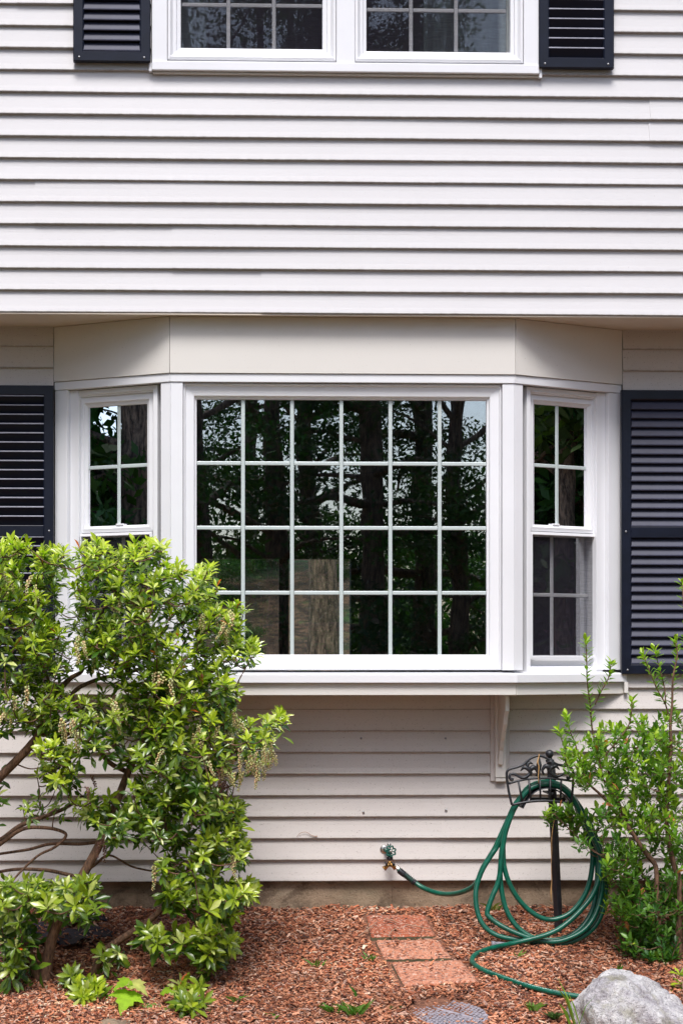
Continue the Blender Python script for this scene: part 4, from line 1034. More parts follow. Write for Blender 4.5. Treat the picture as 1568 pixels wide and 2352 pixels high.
class Skel:
    def __init__(s): s.p = []; s.mb = MB(); s.A = np.zeros((60000, 3)); s.n = 0
    def sync(s):
        for q in s.p[s.n:]: s.A[s.n] = q; s.n += 1
        return s.A[:s.n]
    def limb(s, pts, rad, n=8):
        pts = smooth(pts, 5); s.mb.tube(pts, rad, n); s.p += pts
    def twig(s, tip, r0=0.0035, prefer_below=True):
        P = s.sync(); d = P - np.array(tip); dist = np.linalg.norm(d, axis=1) + np.where(d[:, 2] > 0.02, 0.12, 0.0)
        k_ = int(dist.argmin()); a = s.p[k_]; L = (tip - a).length
        if L < 0.01: return
        m1 = a.lerp(tip, 0.45) + Vector((rng.uniform(-.1, .1), rng.uniform(-.1, .1), -0.14)) * L
        pp = smooth([a, m1, tip], 4); s.mb.tube(pp, [r0 * (0.75 + L * 2.2), r0 * 0.8, r0 * 0.55], 5, caps=False)
        s.p += pp[2:]

# ------------------------------------------------------------------ large shrub on the left
sh = thing('pieris_shrub', 'large glossy-leaved shrub with pale berry clusters in front of the left shutter', 'shrub', atg(110, 2252))
K = Skel(); YC = -0.95
def sp_(pts, ys): return [at(x, y, ys[0] + (ys[1] - ys[0]) * i / (len(pts) - 1)) for i, (x, y) in enumerate(pts)]
b0 = atg(104, 2256); b0.z -= 0.03
K.limb([b0] + sp_([(110, 2200), (125, 2140), (159, 2063), (193, 2006), (224, 1949), (250, 1892), (271, 1835), (294, 1775), (318, 1723), (340, 1684), (362, 1645)], (b0.y, -0.95)), [0.028, 0.024, 0.022, 0.021, 0.020, 0.019, 0.018, 0.016, 0.014, 0.012, 0.009], 10)
b1 = atg(206, 2240); b1.z -= 0.03
K.limb([b1] + sp_([(240, 2188), (283, 2155), (335, 2121), (370, 2090), (410, 2040), (440, 1980), (470, 1900)], (b1.y, -0.92)), [0.018, 0.016, 0.0145, 0.013, 0.011, 0.009, 0.006], 8)
K.limb([b0 + Vector((-0.02, 0.02, 0))] + sp_([(70, 2200), (30, 2120), (-30, 2000), (-60, 1900), (-50, 1840), (0, 1785), (39, 1746), (70, 1712), (91, 1681), (125, 1600), (160, 1560), (187, 1543), (193, 1520)], (b0.y, -0.88)), [0.022, 0.021, 0.02, 0.02, 0.019, 0.018, 0.014, 0.010, 0.006], 9)
K.limb(sp_([(91, 1681), (125, 1694), (160, 1685), (210, 1650)], (-0.9, -0.95)), [0.010, 0.008, 0.005], 7)
K.limb(sp_([(-55, 1960), (0, 1931), (47, 1897), (94, 1879), (148, 1858), (190, 1830)], (-0.92, -0.85)), [0.011, 0.010, 0.007], 7)
K.limb(sp_([(-50, 1975), (0, 1940), (52, 1905), (104, 1902), (141, 1910), (151, 1922), (125, 1947), (86, 1967), (39, 2012), (20, 2040)], (-0.92, -0.99)), [0.009, 0.008, 0.006, 0.004], 7)
K.limb(sp_([(229, 1934), (182, 1939), (117, 1939), (65, 1952), (0, 1962), (-30, 1970)], (-0.93, -0.80)), [0.008, 0.007, 0.005], 7)
K.limb(sp_([(193, 2006), (180, 2014), (146, 2007), (104, 1999), (44, 1997), (0, 2003), (-30, 2010)], (-0.93, -0.84)), [0.009, 0.008, 0.006], 7)
K.limb(sp_([(180, 2012), (215, 1990), (250, 1965), (300, 1990), (340, 2000), (400, 2010)], (-0.93, -0.82)), [0.006, 0.005, 0.004], 6)
K.limb(sp_([(294, 1775), (240, 1740), (190, 1640), (167, 1593), (229, 1559), (280, 1552), (325, 1535), (400, 1510), (445, 1434), (470, 1390)], (-0.94, -0.82)), [0.011, 0.010, 0.008, 0.006, 0.004], 7)
K.limb(sp_([(250, 1892), (300, 1880), (360, 1850), (430, 1800), (520, 1740), (590, 1690), (630, 1660)], (-0.93, -1.0)), [0.010, 0.009, 0.007, 0.004], 7)
K.limb(sp_([(362, 1645), (350, 1560), (330, 1470), (330, 1400), (335, 1330)], (-0.95, -0.9)), [0.008, 0.006, 0.004], 7)
K.limb(sp_([(193, 1520), (220, 1450), (240, 1380), (230, 1310)], (-0.88, -0.92)), [0.007, 0.005, 0.004], 6)
K.limb(sp_([(125, 1600), (90, 1500), (70, 1400), (40, 1300)], (-0.88, -0.86)), [0.007, 0.005, 0.004], 6)
K.limb(sp_([(470, 1900), (500, 1860), (530, 1830)], (-0.92, -0.95)), [0.005, 0.004], 6)
# where the foliage sits: x, y, rx, ry, number of whorls, youth (0 old, 1 fresh)
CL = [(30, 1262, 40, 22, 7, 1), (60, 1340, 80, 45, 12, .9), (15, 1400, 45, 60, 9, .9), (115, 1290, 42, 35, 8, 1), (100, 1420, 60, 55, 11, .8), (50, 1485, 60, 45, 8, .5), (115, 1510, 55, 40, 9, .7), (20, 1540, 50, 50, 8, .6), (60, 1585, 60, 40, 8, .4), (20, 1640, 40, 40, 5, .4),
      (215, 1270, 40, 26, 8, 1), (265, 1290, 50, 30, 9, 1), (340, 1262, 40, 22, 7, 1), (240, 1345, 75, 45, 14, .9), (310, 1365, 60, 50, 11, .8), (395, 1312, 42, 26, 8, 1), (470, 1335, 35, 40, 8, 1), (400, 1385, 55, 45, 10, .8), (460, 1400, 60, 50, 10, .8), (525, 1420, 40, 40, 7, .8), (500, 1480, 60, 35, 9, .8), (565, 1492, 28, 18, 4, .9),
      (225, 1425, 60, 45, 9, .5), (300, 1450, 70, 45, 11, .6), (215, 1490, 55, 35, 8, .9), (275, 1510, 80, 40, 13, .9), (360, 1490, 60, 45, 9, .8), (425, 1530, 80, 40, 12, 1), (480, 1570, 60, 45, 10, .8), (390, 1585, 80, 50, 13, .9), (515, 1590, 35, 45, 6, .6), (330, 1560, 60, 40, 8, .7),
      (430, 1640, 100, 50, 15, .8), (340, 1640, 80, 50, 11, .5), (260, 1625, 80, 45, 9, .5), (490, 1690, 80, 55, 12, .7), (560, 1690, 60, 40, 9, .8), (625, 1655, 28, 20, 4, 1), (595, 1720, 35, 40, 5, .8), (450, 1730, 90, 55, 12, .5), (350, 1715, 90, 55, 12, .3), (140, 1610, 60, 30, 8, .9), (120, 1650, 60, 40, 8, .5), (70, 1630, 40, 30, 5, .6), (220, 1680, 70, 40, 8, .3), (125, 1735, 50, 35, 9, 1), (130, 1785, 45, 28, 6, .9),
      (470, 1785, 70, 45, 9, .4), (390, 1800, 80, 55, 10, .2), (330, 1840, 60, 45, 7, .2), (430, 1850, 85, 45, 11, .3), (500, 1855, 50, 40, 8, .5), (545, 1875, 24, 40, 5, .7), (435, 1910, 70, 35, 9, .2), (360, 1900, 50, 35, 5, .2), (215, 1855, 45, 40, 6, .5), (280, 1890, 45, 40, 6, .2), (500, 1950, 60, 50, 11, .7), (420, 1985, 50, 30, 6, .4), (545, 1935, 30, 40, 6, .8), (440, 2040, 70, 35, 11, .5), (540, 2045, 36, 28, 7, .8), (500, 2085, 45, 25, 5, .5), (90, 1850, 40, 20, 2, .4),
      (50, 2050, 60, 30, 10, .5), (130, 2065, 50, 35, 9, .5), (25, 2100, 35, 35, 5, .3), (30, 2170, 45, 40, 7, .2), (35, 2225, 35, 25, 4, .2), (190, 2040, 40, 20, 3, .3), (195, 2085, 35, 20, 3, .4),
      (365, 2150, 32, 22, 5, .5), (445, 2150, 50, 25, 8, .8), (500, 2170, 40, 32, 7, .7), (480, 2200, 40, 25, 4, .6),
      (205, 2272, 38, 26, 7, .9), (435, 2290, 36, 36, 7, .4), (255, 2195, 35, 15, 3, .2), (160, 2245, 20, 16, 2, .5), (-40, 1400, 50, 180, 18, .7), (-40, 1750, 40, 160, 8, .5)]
W_items = []
cen = at(280, 1750, YC)
spots = []
for (x, y, rx, ry, n, yo) in CL:
    for i in range(int(n * (1.9 if y > 2100 else 2.9) + 0.5)):
        a = rng.uniform(0, 2 * math.pi); r_ = math.sqrt(rng.random())
        low = y > 2100
        Y = YC + rng.gauss(-0.05, 0.17) if not low else rng.uniform(-1.25, -0.85)
        px_, py_ = x + rx * r_ * math.cos(a), y + ry * r_ * math.sin(a)
        p = at(px_, py_, min(-0.62, max(-1.38, Y)))
        g_ = gz(p.x, p.y) + 0.03
        if p.z < g_: p = atg(px_, py_, 0.04)
        spots.append((p, yo, (y - py_) / max(ry, 1)))
A0 = K.sync().copy(); spots.sort(key=lambda q: float(np.linalg.norm(A0 - np.array(q[0]), axis=1).min()))
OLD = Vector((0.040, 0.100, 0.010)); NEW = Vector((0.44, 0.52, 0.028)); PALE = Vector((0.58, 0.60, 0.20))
for p, yo, hi in spots:
    K.twig(p - Vector((0, 0, 0.01)))
    axis_ = (Vector((0, 0, 0.85)) + (p - cen).normalized() * 0.45 + Vector((0, -0.40, 0)) + Vector((rng.gauss(0, .22), rng.gauss(0, .22), rng.gauss(0, .15)))).normalized()
    u = axis_.orthogonal().normalized(); w_ = axis_.cross(u)
    nl = rng.randint(7, 11); L0 = rng.uniform(0.040, 0.056) * (1.30 if p.z < 0.25 else 1.0); ph = rng.uniform(0, 6)
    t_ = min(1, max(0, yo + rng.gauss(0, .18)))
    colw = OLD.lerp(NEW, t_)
    for i in range(nl):
        a = ph + i * 2.399 + rng.gauss(0, .25); tilt = R(28 + 52 * (i / nl) + rng.gauss(0, 13)) if t_ > .45 else R(50 + 45 * (i / nl) + rng.gauss(0, 9))
        d = axis_ * math.cos(tilt) + (u * math.cos(a) + w_ * math.sin(a)) * math.sin(tilt)
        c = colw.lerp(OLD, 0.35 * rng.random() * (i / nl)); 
        if rng.random() < 0.16: c = c.lerp(PALE, rng.uniform(.4, 1))
        c = c * rng.uniform(0.82, 1.2)
        if rng.random() < 0.004: c = Vector((0.62, 0.13, 0.02))
        b = p - axis_ * (0.013 * i / nl)
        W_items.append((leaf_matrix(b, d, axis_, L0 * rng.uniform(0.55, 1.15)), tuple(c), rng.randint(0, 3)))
    for i in range(rng.randint(2, 5)):          # older leaves lower on the twig
        a = rng.uniform(0, 6.3); d = axis_ * rng.uniform(-.2, .35) + (u * math.cos(a) + w_ * math.sin(a)) + Vector((0, 0, -0.25))
        W_items.append((leaf_matrix(p - axis_ * rng.uniform(0.025, 0.07), d, axis_, L0 * rng.uniform(0.8, 1.25)), tuple(OLD.lerp(NEW, 0.25 * rng.random()) * rng.uniform(.8, 1.3)), rng.randint(0, 3)))
K.mb.build('branches', M['bark'], sh, True)
order = sorted(range(len(W_items)), key=lambda i: W_items[i][0][1][3]); inview = [i for i in order if W_items[i][0][0][3] > -0.95]
sel = set(inview[:300]); PAL = [tuple(OLD.lerp(NEW, t)) for t in (0, .2, .4, .6, .8, 1.0)] + [tuple(NEW.lerp(PALE, .6) * 1.05)]
leaf_parts([W_items[i] for i in sorted(sel)], LT, M['leaf'], sh, PAL)
join_leaves('foliage', [W_items[i] for i in range(len(W_items)) if i not in sel], LT, M['leaf'], sh)
# drooping berry clusters
def berry_mesh(seed, L, nb, col, r0):
    g = random.Random(seed); mb = MB(); st = [Vector((0, 0, 0))]
    sw = Vector((g.uniform(-.3, .3), g.uniform(-.3, .3), 0))
    for i in range(1, 9): t = i / 8; st.append(Vector((sw.x * L * t * (1.2 - t), sw.y * L * t * (1.2 - t), -L * t)))
    mb.tube(st, [0.0011, 0.0006], 4, col=(0.25, 0.13, 0.05))
    for i in range(nb):
        t = (i + 0.5) / nb; k_ = min(7, int(t * 8)); p = st[k_].lerp(st[k_ + 1], t * 8 - k_); a = i * 2.4 + g.uniform(-.4, .4); r_ = r0 * g.uniform(.75, 1.15) * (1.15 - .5 * t)
        c = p + Vector((math.cos(a), math.sin(a), -0.25)) * (r_ * 1.5); cc = tuple(x * g.uniform(.75, 1.15) for x in col)
        mb.lathe(c, (0, 0, 1), [(-r_, 0.0), (-r_ * .7, r_ * .72), (0, r_), (r_ * .7, r_ * .72), (r_, 0.0)], 7, cc)
    return mb.mesh('berry_cluster', M['berry'], True)
BM = [berry_mesh(s, L, n, (0.62, 0.57, 0.25), 0.0041) for s, L, n in ((1, .062, 22), (2, .085, 30), (3, .05, 18), (4, .075, 26))]
BD = [berry_mesh(s, .06, 20, (0.16, 0.065, 0.045), 0.0036) for s in (7, 8)]
def berries(n, x, y, rx, ry, src, ylo=-1.32, yhi=-1.02):
    for _ in range(n):
        p = at(x + rng.uniform(-rx, rx), y + rng.uniform(-ry, ry), rng.uniform(ylo, yhi)); s = rng.uniform(.85, 1.25)
        inst('berry_cluster', rng.choice(src), sh, Matrix.Translation(p) @ Matrix.Rotation(rng.uniform(0, 6), 4, 'Z') @ Matrix.Rotation(rng.gauss(0, .3), 4, 'X') @ Matrix.Scale(s, 4))
for a in ((16, 590, 1718, 40, 30), (14, 560, 1750, 45, 25), (16, 480, 1710, 50, 45), (12, 500, 1660, 60, 30), (8, 420, 1700, 50, 40), (8, 530, 1420, 22, 28), (6, 500, 1410, 30, 20), (10, 300, 1375, 50, 30), (8, 200, 1480, 30, 25), (7, 250, 1630, 40, 30), (6, 170, 1660, 30, 25), (7, 40, 1610, 30, 40), (6, 50, 1330, 40, 20), (6, 390, 1560, 60, 20), (5, 440, 1600, 40, 20), (3, 545, 1960, 15, 25), (2, 355, 1990, 40, 10)): berries(*a, BM)
for a in ((3, 342, 1345, 10, 8), (3, 212, 1800, 14, 20), (4, 228, 1920, 12, 25), (4, 500, 1770, 14, 10), (3, 520, 1800, 14, 8), (2, 450, 1860, 20, 10)): berries(*a, BD)

# ------------------------------------------------------------------ upright shrub on the right
s2 = thing('garden_shrub', 'upright light green small-leaved shrub in front of the right shutter', 'shrub', atg(1515, 2200))
K2 = Skel(); YR = -0.66
def sr_(pts, y0, y1): return [at(x, y, y0 + (y1 - y0) * i / (len(pts) - 1)) for i, (x, y) in enumerate(pts)]
g0 = atg(1520, 2205); g0.z -= 0.03; g1 = atg(1560, 2205); g1.z -= 0.03
K2.limb([g0] + sr_([(1512, 2120), (1508, 2050), (1505, 1990), (1484, 1962), (1461, 1928), (1432, 1886), (1408, 1859), (1381, 1828), (1354, 1803), (1336, 1775), (1316, 1754), (1295, 1713), (1283, 1680)], g0.y, -0.60), [0.012, 0.011, 0.0105, 0.0095, 0.008, 0.006, 0.0045, 0.003, 0.002], 8)
K2.limb(sr_([(1438, 1886), (1425, 1865), (1411, 1838), (1398, 1805), (1384, 1790), (1378, 1754), (1368, 1713), (1359, 1671), (1355, 1619), (1348, 1567), (1347, 1515), (1345, 1478)], -0.62, -0.70), [0.007, 0.006, 0.005, 0.0042, 0.003, 0.002], 7)
K2.limb([g1] + sr_([(1560, 2032), (1549, 1994), (1538, 1947), (1530, 1880), (1535, 1800), (1540, 1720), (1539, 1661), (1543, 1619), (1545, 1557), (1555, 1505), (1551, 1475)], g1.y, -0.72), [0.013, 0.012, 0.010, 0.008, 0.006, 0.004, 0.002], 8)
K2.limb(sr_([(1539, 1665), (1528, 1619), (1509, 1584), (1493, 1546), (1478, 1508)], -0.69, -0.74), [0.004, 0.003, 0.002], 6)
K2.limb(sr_([(1528, 1619), (1526, 1584), (1516, 1542), (1503, 1497)], -0.70, -0.68), [0.003, 0.0025, 0.002], 6)
K2.limb(sr_([(1366, 1619), (1378, 1592), (1397, 1557), (1403, 1525)], -0.68, -0.72), [0.003, 0.0025, 0.002], 6)
K2.limb(sr_([(1505, 1990), (1480, 1960), (1445, 1900), (1420, 1840), (1391, 1744), (1409, 1713), (1441, 1671), (1449, 1640), (1451, 1613)], -0.66, -0.72), [0.007, 0.006, 0.004, 0.003, 0.002], 6)
K2.limb(sr_([(1336, 1775), (1322, 1713), (1309, 1682), (1301, 1650)], -0.60, -0.66), [0.003, 0.0025, 0.0018], 6)
K2.limb(sr_([(1512, 2080), (1496, 2056), (1478, 2014), (1457, 1981), (1430, 1976), (1392, 1972), (1360, 1952), (1320, 1918), (1280, 1878), (1262, 1862)], -0.66, -0.62), [0.007, 0.006, 0.0045, 0.0035, 0.0028, 0.002], 6)
K2.limb([g0 + Vector((0.05, 0, 0))] + sr_([(1560, 2100), (1575, 2000), (1580, 1850), (1578, 1700), (1575, 1500), (1566, 1345)], g0.y, -0.70), [0.011, 0.009, 0.007, 0.005, 0.002], 7)
K2.limb(sr_([(1500, 2120), (1460, 2080), (1420, 2040), (1398, 2010)], -0.70, -0.74), [0.005, 0.004, 0.002], 6)
items2 = []
NW = Vector((0.36, 0.48, 0.03)); MD = Vector((0.12, 0.25, 0.025)); OD = Vector((0.030, 0.10, 0.018))
def shoot(tip, dirv, n, L0, span, young, yo2):
    u = dirv.orthogonal().normalized(); w_ = dirv.cross(u); ph = rng.uniform(0, 6)
    for i in range(n):
        t = i / max(1, n - 1); a = ph + i * 2.399; tilt = R(22 + 50 * t + rng.gauss(0, 8))
        d = dirv * math.cos(tilt) + (u * math.cos(a) + w_ * math.sin(a)) * math.sin(tilt)
        c = young.lerp(yo2, min(1, t * 1.1 + rng.gauss(0, .12))) * rng.uniform(.82, 1.2)
        if rng.random() < 0.007: c = Vector((0.60, 0.20, 0.07))
        items2.append((leaf_matrix(tip - dirv * span * t, d, dirv, L0 * rng.uniform(.75, 1.12) * (0.8 + 0.3 * math.sin(math.pi * min(1, t + .2)))), tuple(c), rng.randint(0, 2)))
def along(pts, y0, y1, step, L0, c0, c1):
    pp = smooth(sr_(pts, y0, y1), 6); acc = 0
    for i in range(1, len(pp)):
        acc += (pp[i] - pp[i - 1]).length
        if acc > step:
            acc = 0; t = i / len(pp); dv = (pp[i - 1] - pp[i]).normalized(); u = dv.orthogonal().normalized(); w_ = dv.cross(u)
            for k_ in range(2):
                a = rng.uniform(0, 6.3); d = dv * 0.65 + (u * math.cos(a) + w_ * math.sin(a)) * 0.8
                items2.append((leaf_matrix(pp[i], d, dv, L0 * rng.uniform(.75, 1.1)), tuple(c0.lerp(c1, t) * rng.uniform(.85, 1.15)), rng.randint(0, 2)))
TIPS = [[(1345, 1473), (1347, 1515), (1348, 1567), (1355, 1619), (1359, 1671)], [(1403, 1523), (1397, 1557), (1378, 1592), (1366, 1619)], [(1551, 1471), (1555, 1505), (1545, 1557), (1543, 1619), (1539, 1661)], [(1478, 1505), (1493, 1546), (1509, 1584), (1528, 1619)], [(1503, 1494), (1516, 1542), (1526, 1584)], [(1566, 1340), (1574, 1450), (1575, 1500), (1577, 1600)], [(1451, 1611), (1449, 1640), (1441, 1671), (1409, 1713)], [(1301, 1648), (1309, 1682), (1322, 1713)], [(1283, 1677), (1295, 1713), (1316, 1754)]]
for pts in TIPS:
    Yt = -0.70; p = at(*pts[0], Yt); q = at(*pts[1], Yt); shoot(p, (p - q).normalized(), 8, 0.043, 0.030, NW, NW.lerp(MD, .4)); along(pts, -0.70, -0.68, 0.010, 0.042, NW.lerp(MD, .25), MD)
CL2_ = [(1400, 1690, 40, 30, 5, .8), (1340, 1735, 50, 45, 12, .8), (1400, 1745, 50, 45, 10, .7), (1470, 1690, 45, 40, 10, .8), (1535, 1690, 35, 60, 12, .8), (1480, 1755, 60, 45, 14, .7), (1540, 1770, 35, 55, 12, .8), (1430, 1800, 45, 28, 7, .6), (1345, 1785, 30, 25, 6, .6), (1505, 1835, 55, 38, 13, .8), (1455, 1880, 45, 30, 9, .8), (1525, 1890, 50, 45, 14, .9), (1405, 1825, 25, 30, 5, .5), (1490, 1935, 40, 28, 6, .5), (1545, 1955, 30, 40, 7, .4), (1410, 1950, 28, 30, 7, .4), (1440, 1985, 35, 40, 10, .4), (1395, 2010, 14, 22, 3, .8), (1480, 2040, 55, 40, 13, .25), (1545, 2040, 30, 50, 9, .2), (1455, 2080, 55, 38, 13, .3), (1520, 2105, 50, 45, 13, .15), (1425, 2070, 35, 40, 7, .3), (1480, 2140, 55, 38, 14, .2), (1545, 2150, 35, 45, 9, .1), (1465, 2170, 40, 24, 7, .15), (1290, 1868, 45, 20, 8, .6), (1330, 1895, 25, 30, 5, .6), (1380, 1890, 25, 40, 6, .5), (1350, 1935, 25, 15, 2, .5), (1510, 2185, 50, 18, 7, .1), (1400, 1985, 10, 10, 2, .6), (1600, 1800, 30, 250, 24, .7), (1600, 2080, 30, 120, 16, .2)]
sp2 = []
for (x, y, rx, ry, n, yo) in CL2_:
    for i in range(int(n * (3.3 if y > 1980 else 2.6))):
        a = rng.uniform(0, 6.3); r_ = math.sqrt(rng.random()); px_, py_ = x + rx * r_ * math.cos(a), y + ry * r_ * math.sin(a)
        p = at(px_, py_, max(-0.95, min(-0.40, YR + rng.gauss(0, .13))))
        if x < 1340 and y > 1840: p = at(px_, py_, -0.60 + rng.uniform(-.04, .02))
        if p.z < gz(p.x, p.y) + 0.03: p = atg(px_, py_, 0.04)
        sp2.append((p, yo))
A0 = K2.sync().copy(); sp2.sort(key=lambda q: float(np.linalg.norm(A0 - np.array(q[0]), axis=1).min()))
for p, yo in sp2:
    K2.twig(p - Vector((0, 0, 0.012)), 0.0022)
    dv = Vector((rng.gauss(-.08, .35), rng.gauss(-.25, .3), 0.9)).normalized(); t_ = min(1, max(0, yo + .12 + rng.gauss(0, .22)))
    c0 = OD.lerp(MD, min(1, t_ * 2)).lerp(NW, max(0, t_ * 2 - 1) * 0.85); c1 = OD.lerp(MD, t_)
    shoot(p, dv, rng.randint(6, 10), rng.uniform(0.036, 0.047), rng.uniform(.03, .06), c0, c1)
K2.mb.build('branches', M['bark'], s2, True)
order = sorted(range(len(items2)), key=lambda i: items2[i][0][1][3]); inv = [i for i in order if items2[i][0][0][3] < 2.22]; sel = set(inv[:300])
leaf_parts([items2[i] for i in sorted(sel)], LT2, M['leaf2'], s2, [tuple(OD), tuple(OD.lerp(MD, .5)), tuple(MD), tuple(MD.lerp(NW, .33)), tuple(MD.lerp(NW, .66)), tuple(NW)])
join_leaves('foliage', [items2[i] for i in range(len(items2)) if i not in sel], LT2, M['leaf2'], s2)

# ------------------------------------------------------------------ maple seedling
ms = thing('maple_seedling', 'maple seedling with bright green lobed leaves at the bottom left', 'seedling', atg(330, 2300))
def maple_leaf(c, tipdir, nrm, L, col):
    half = [(0, 0.0), (0.16, -0.05), (0.30, 0.05), (0.50, 0.08), (0.43, 0.20), (0.60, 0.42), (0.40, 0.42), (0.27, 0.46), (0.30, 0.62), (0.17, 0.68), (0.12, 0.85), (0, 1.08)]
    pts = half + [(-x, y) for x, y in reversed(half[1:-1])]
    d = tipdir.normalized(); n_ = (nrm - d * nrm.dot(d)).normalized(); x_ = d.cross(n_); vs = []; cs = []
    ctr = [(0, 0.12), (0, 0.35), (0, 0.6)]
    for (x, y) in pts: vs.append(c + x_ * (x * L) + d * (y * L) + n_ * (L * (0.28 * abs(x) * (0.6 - abs(x)) - 0.18 * y * y)))
    n = len(pts); vs.append(c + d * (0.35 * L) + n_ * (-0.035 * L)); fs = [(i, (i + 1) % n, n) for i in range(n)]
    mb = MB(); mb.add(vs, fs); mb.c = [tuple(col)] * n + [tuple(x * 1.3 for x in col)]; mb.build('leaf', M['maple'], ms, True)
Z7 = lambda x, y: (147 + 0.2396 * x, 2139.7 + 0.2396 * y)
ym = -1.30
st0 = atg(*Z7(700, 760)); tp_ = at(*Z7(640, 480), ym)
mb = MB(); mb.tube(smooth([st0, at(*Z7(690, 640), ym), tp_], 4), [0.003, 0.0022, 0.0016], 6)
for x, y in ((620, 570), (840, 700), (700, 480), (590, 470), (930, 810), (1090, 790), (960, 580)): mb.tube(smooth([at(*Z7(680, 600), ym), at(*Z7((x + 680) / 2, y - 20), ym - .01), at(*Z7(x, y), ym)], 3), 0.0011, 5)
mb.build('stem', M['twig'], ms, True)
LM = Vector((0.27, 0.44, 0.022)); DM = Vector((0.12, 0.27, 0.05)); PM = Vector((0.42, 0.42, 0.12))
for (x, y), tip, nn_, L, c in (((625, 575), (-0.22, -0.86, -0.42), (0.1, -0.45, 0.9), 0.100, LM), ((835, 700), (0.30, -0.85, -0.40), (0.2, -0.45, 0.85), 0.072, DM), ((630, 470), (-0.80, -0.45, -0.25), (-0.3, -0.5, 0.8), 0.062, LM * 0.8), ((650, 480), (0.72, -0.5, -0.40), (0.45, -0.5, 0.7), 0.070, PM), ((900, 810), (0.75, -0.6, -0.2), (0, -0.4, 0.9), 0.055, DM), ((1085, 780), (0.1, -0.8, -0.3), (0, -0.5, 0.85), 0.060, DM), ((940, 575), (0.6, -0.4, 0.1), (0, -0.5, 0.85), 0.045, LM * 0.7), ((760, 850), (0.4, -0.7, -0.2), (0, -0.4, 0.9), 0.045, DM * 0.7)):
    maple_leaf(at(*Z7(x, y), ym - 0.03), Vector(tip), Vector(nn_), L * 1.25, c * 1.15)

# ------------------------------------------------------------------ weeds
def tuft(name, label, px, n, h, w, spread, col, grp='small weeds in the mulch'):
    b = atg(*px, 0.006); t = []; h *= 1.35; w *= 1.35; n = int(n * 1.3)
    mb = MB()
    for i in range(n):
        a = rng.uniform(0, 6.3); d = Vector((math.cos(a) * spread, math.sin(a) * spread * .8, 1)).normalized(); L = h * rng.uniform(.6, 1.15); s0 = b + Vector((rng.uniform(-.3, .3) * h * spread, rng.uniform(-.3, .3) * h * spread, 0))
        sd_ = d.cross(Vector((rng.uniform(-1, 1), rng.uniform(-1, 1), 0.1))).normalized() * w; droop = Vector((d.x, d.y, -0.7)) * L * rng.uniform(.1, .5)
        p1, p2 = s0 + d * L * .5, s0 + d * L + droop * .6; c = tuple(x * rng.uniform(.75, 1.25) for x in col)
        mb.add([s0 - sd_ * .6, s0 + sd_ * .6, p1 + sd_, p1 - sd_, p2], [(0, 1, 2, 3), (3, 2, 4)], c)
    tag(mb.build(name, M['grass'], None, True), label, 'weed', grp)
GC = (0.12, 0.24, 0.035); MC = (0.10, 0.15, 0.05)
tuft('grass_tuft', 'grass tuft left of the second paver', (849, 2212), 9, .05, .0035, .8, GC)
tuft('grass_tuft', 'largest grass tuft at the bottom left of the stepping stone', (812, 2335), 22, .065, .0045, .9, GC)
tuft('moss_tuft', 'low moss-like tuft touching the stepping stone on its left', (909, 2326), 60, .028, .002, .9, MC)
tuft('grass_tuft', 'two pale grass blades above the bottom left tuft', (819, 2292), 3, .055, .004, .4, GC)
tuft('grass_tuft', 'small grass tuft between the stepping stone and the boulder', (1224, 2322), 10, .04, .004, .9, GC)
tuft('moss_tuft', 'dark moss patch against the left foot of the boulder', (1272, 2340), 90, .03, .0022, 1.2, (0.07, 0.12, 0.03))
tuft('grass_tuft', 'single grass blade above the boulder', (1418, 2238), 3, .05, .004, .35, GC)
tuft('grass_tuft', 'tall bright grass blades in front of the boulder', (1322, 2362), 4, .15, .0055, .35, (0.2, 0.36, 0.03))
tuft('grass_tuft', 'thin grass tuft in the middle of the open mulch', (730, 2222), 9, .045, .003, 1.0, GC)
tuft('grass_tuft', 'thin sprawling grass near the low shrub leaves', (548, 2306), 8, .05, .003, 1.1, GC)
tuft('grass_tuft', 'sparse grass sprig at the bottom edge', (630, 2340), 6, .035, .003, 1.0, GC)
tuft('grass_tuft', 'grass tuft at the bottom edge beside the largest tuft', (765, 2330), 16, .05, .004, 1.0, GC)
tuft('grass_tuft', 'grass sprig under the bend of the hose', (1190, 2200), 6, .04, .003, 1.0, GC)
tuft('grass_tuft', 'tiny sprig beneath the hose coil', (1211, 2175), 4, .035, .003, .4, GC)
tuft('grass_tuft', 'yellow green sprig at the foundation behind the hose', (1134, 2092), 10, .05, .004, .9, (0.25, 0.32, 0.08))
# leafy plant at the far right edge
lp = thing('leafy_plant', 'low leafy plant at the right edge above the boulder', 'plant', atg(1570, 2300))
it3 = []; mb = MB()
for (x, y) in ((1560, 2240), (1563, 2262), (1556, 2280), (1568, 2300), (1580, 2250), (1585, 2290)):
    p = at(x, y, -1.18); b = atg(1575, 2310); mb.tube(smooth([b, b.lerp(p, .5) + Vector((0, 0, .02)), p], 3), 0.0018, 5)
    for i in range(7):
        a = i * 2.4; d = Vector((math.cos(a), math.sin(a) * .7 - .3, rng.uniform(.1, .7))); it3.append((leaf_matrix(p, d, Vector((0, -.2, 1)), rng.uniform(.04, .055)), tuple(OLD.lerp(NEW, rng.uniform(.3, .8))), rng.randint(0, 3)))
mb.build('stems', M['twig'], lp, True)
leaf_parts(it3, LT, M['leaf'], lp, PAL)

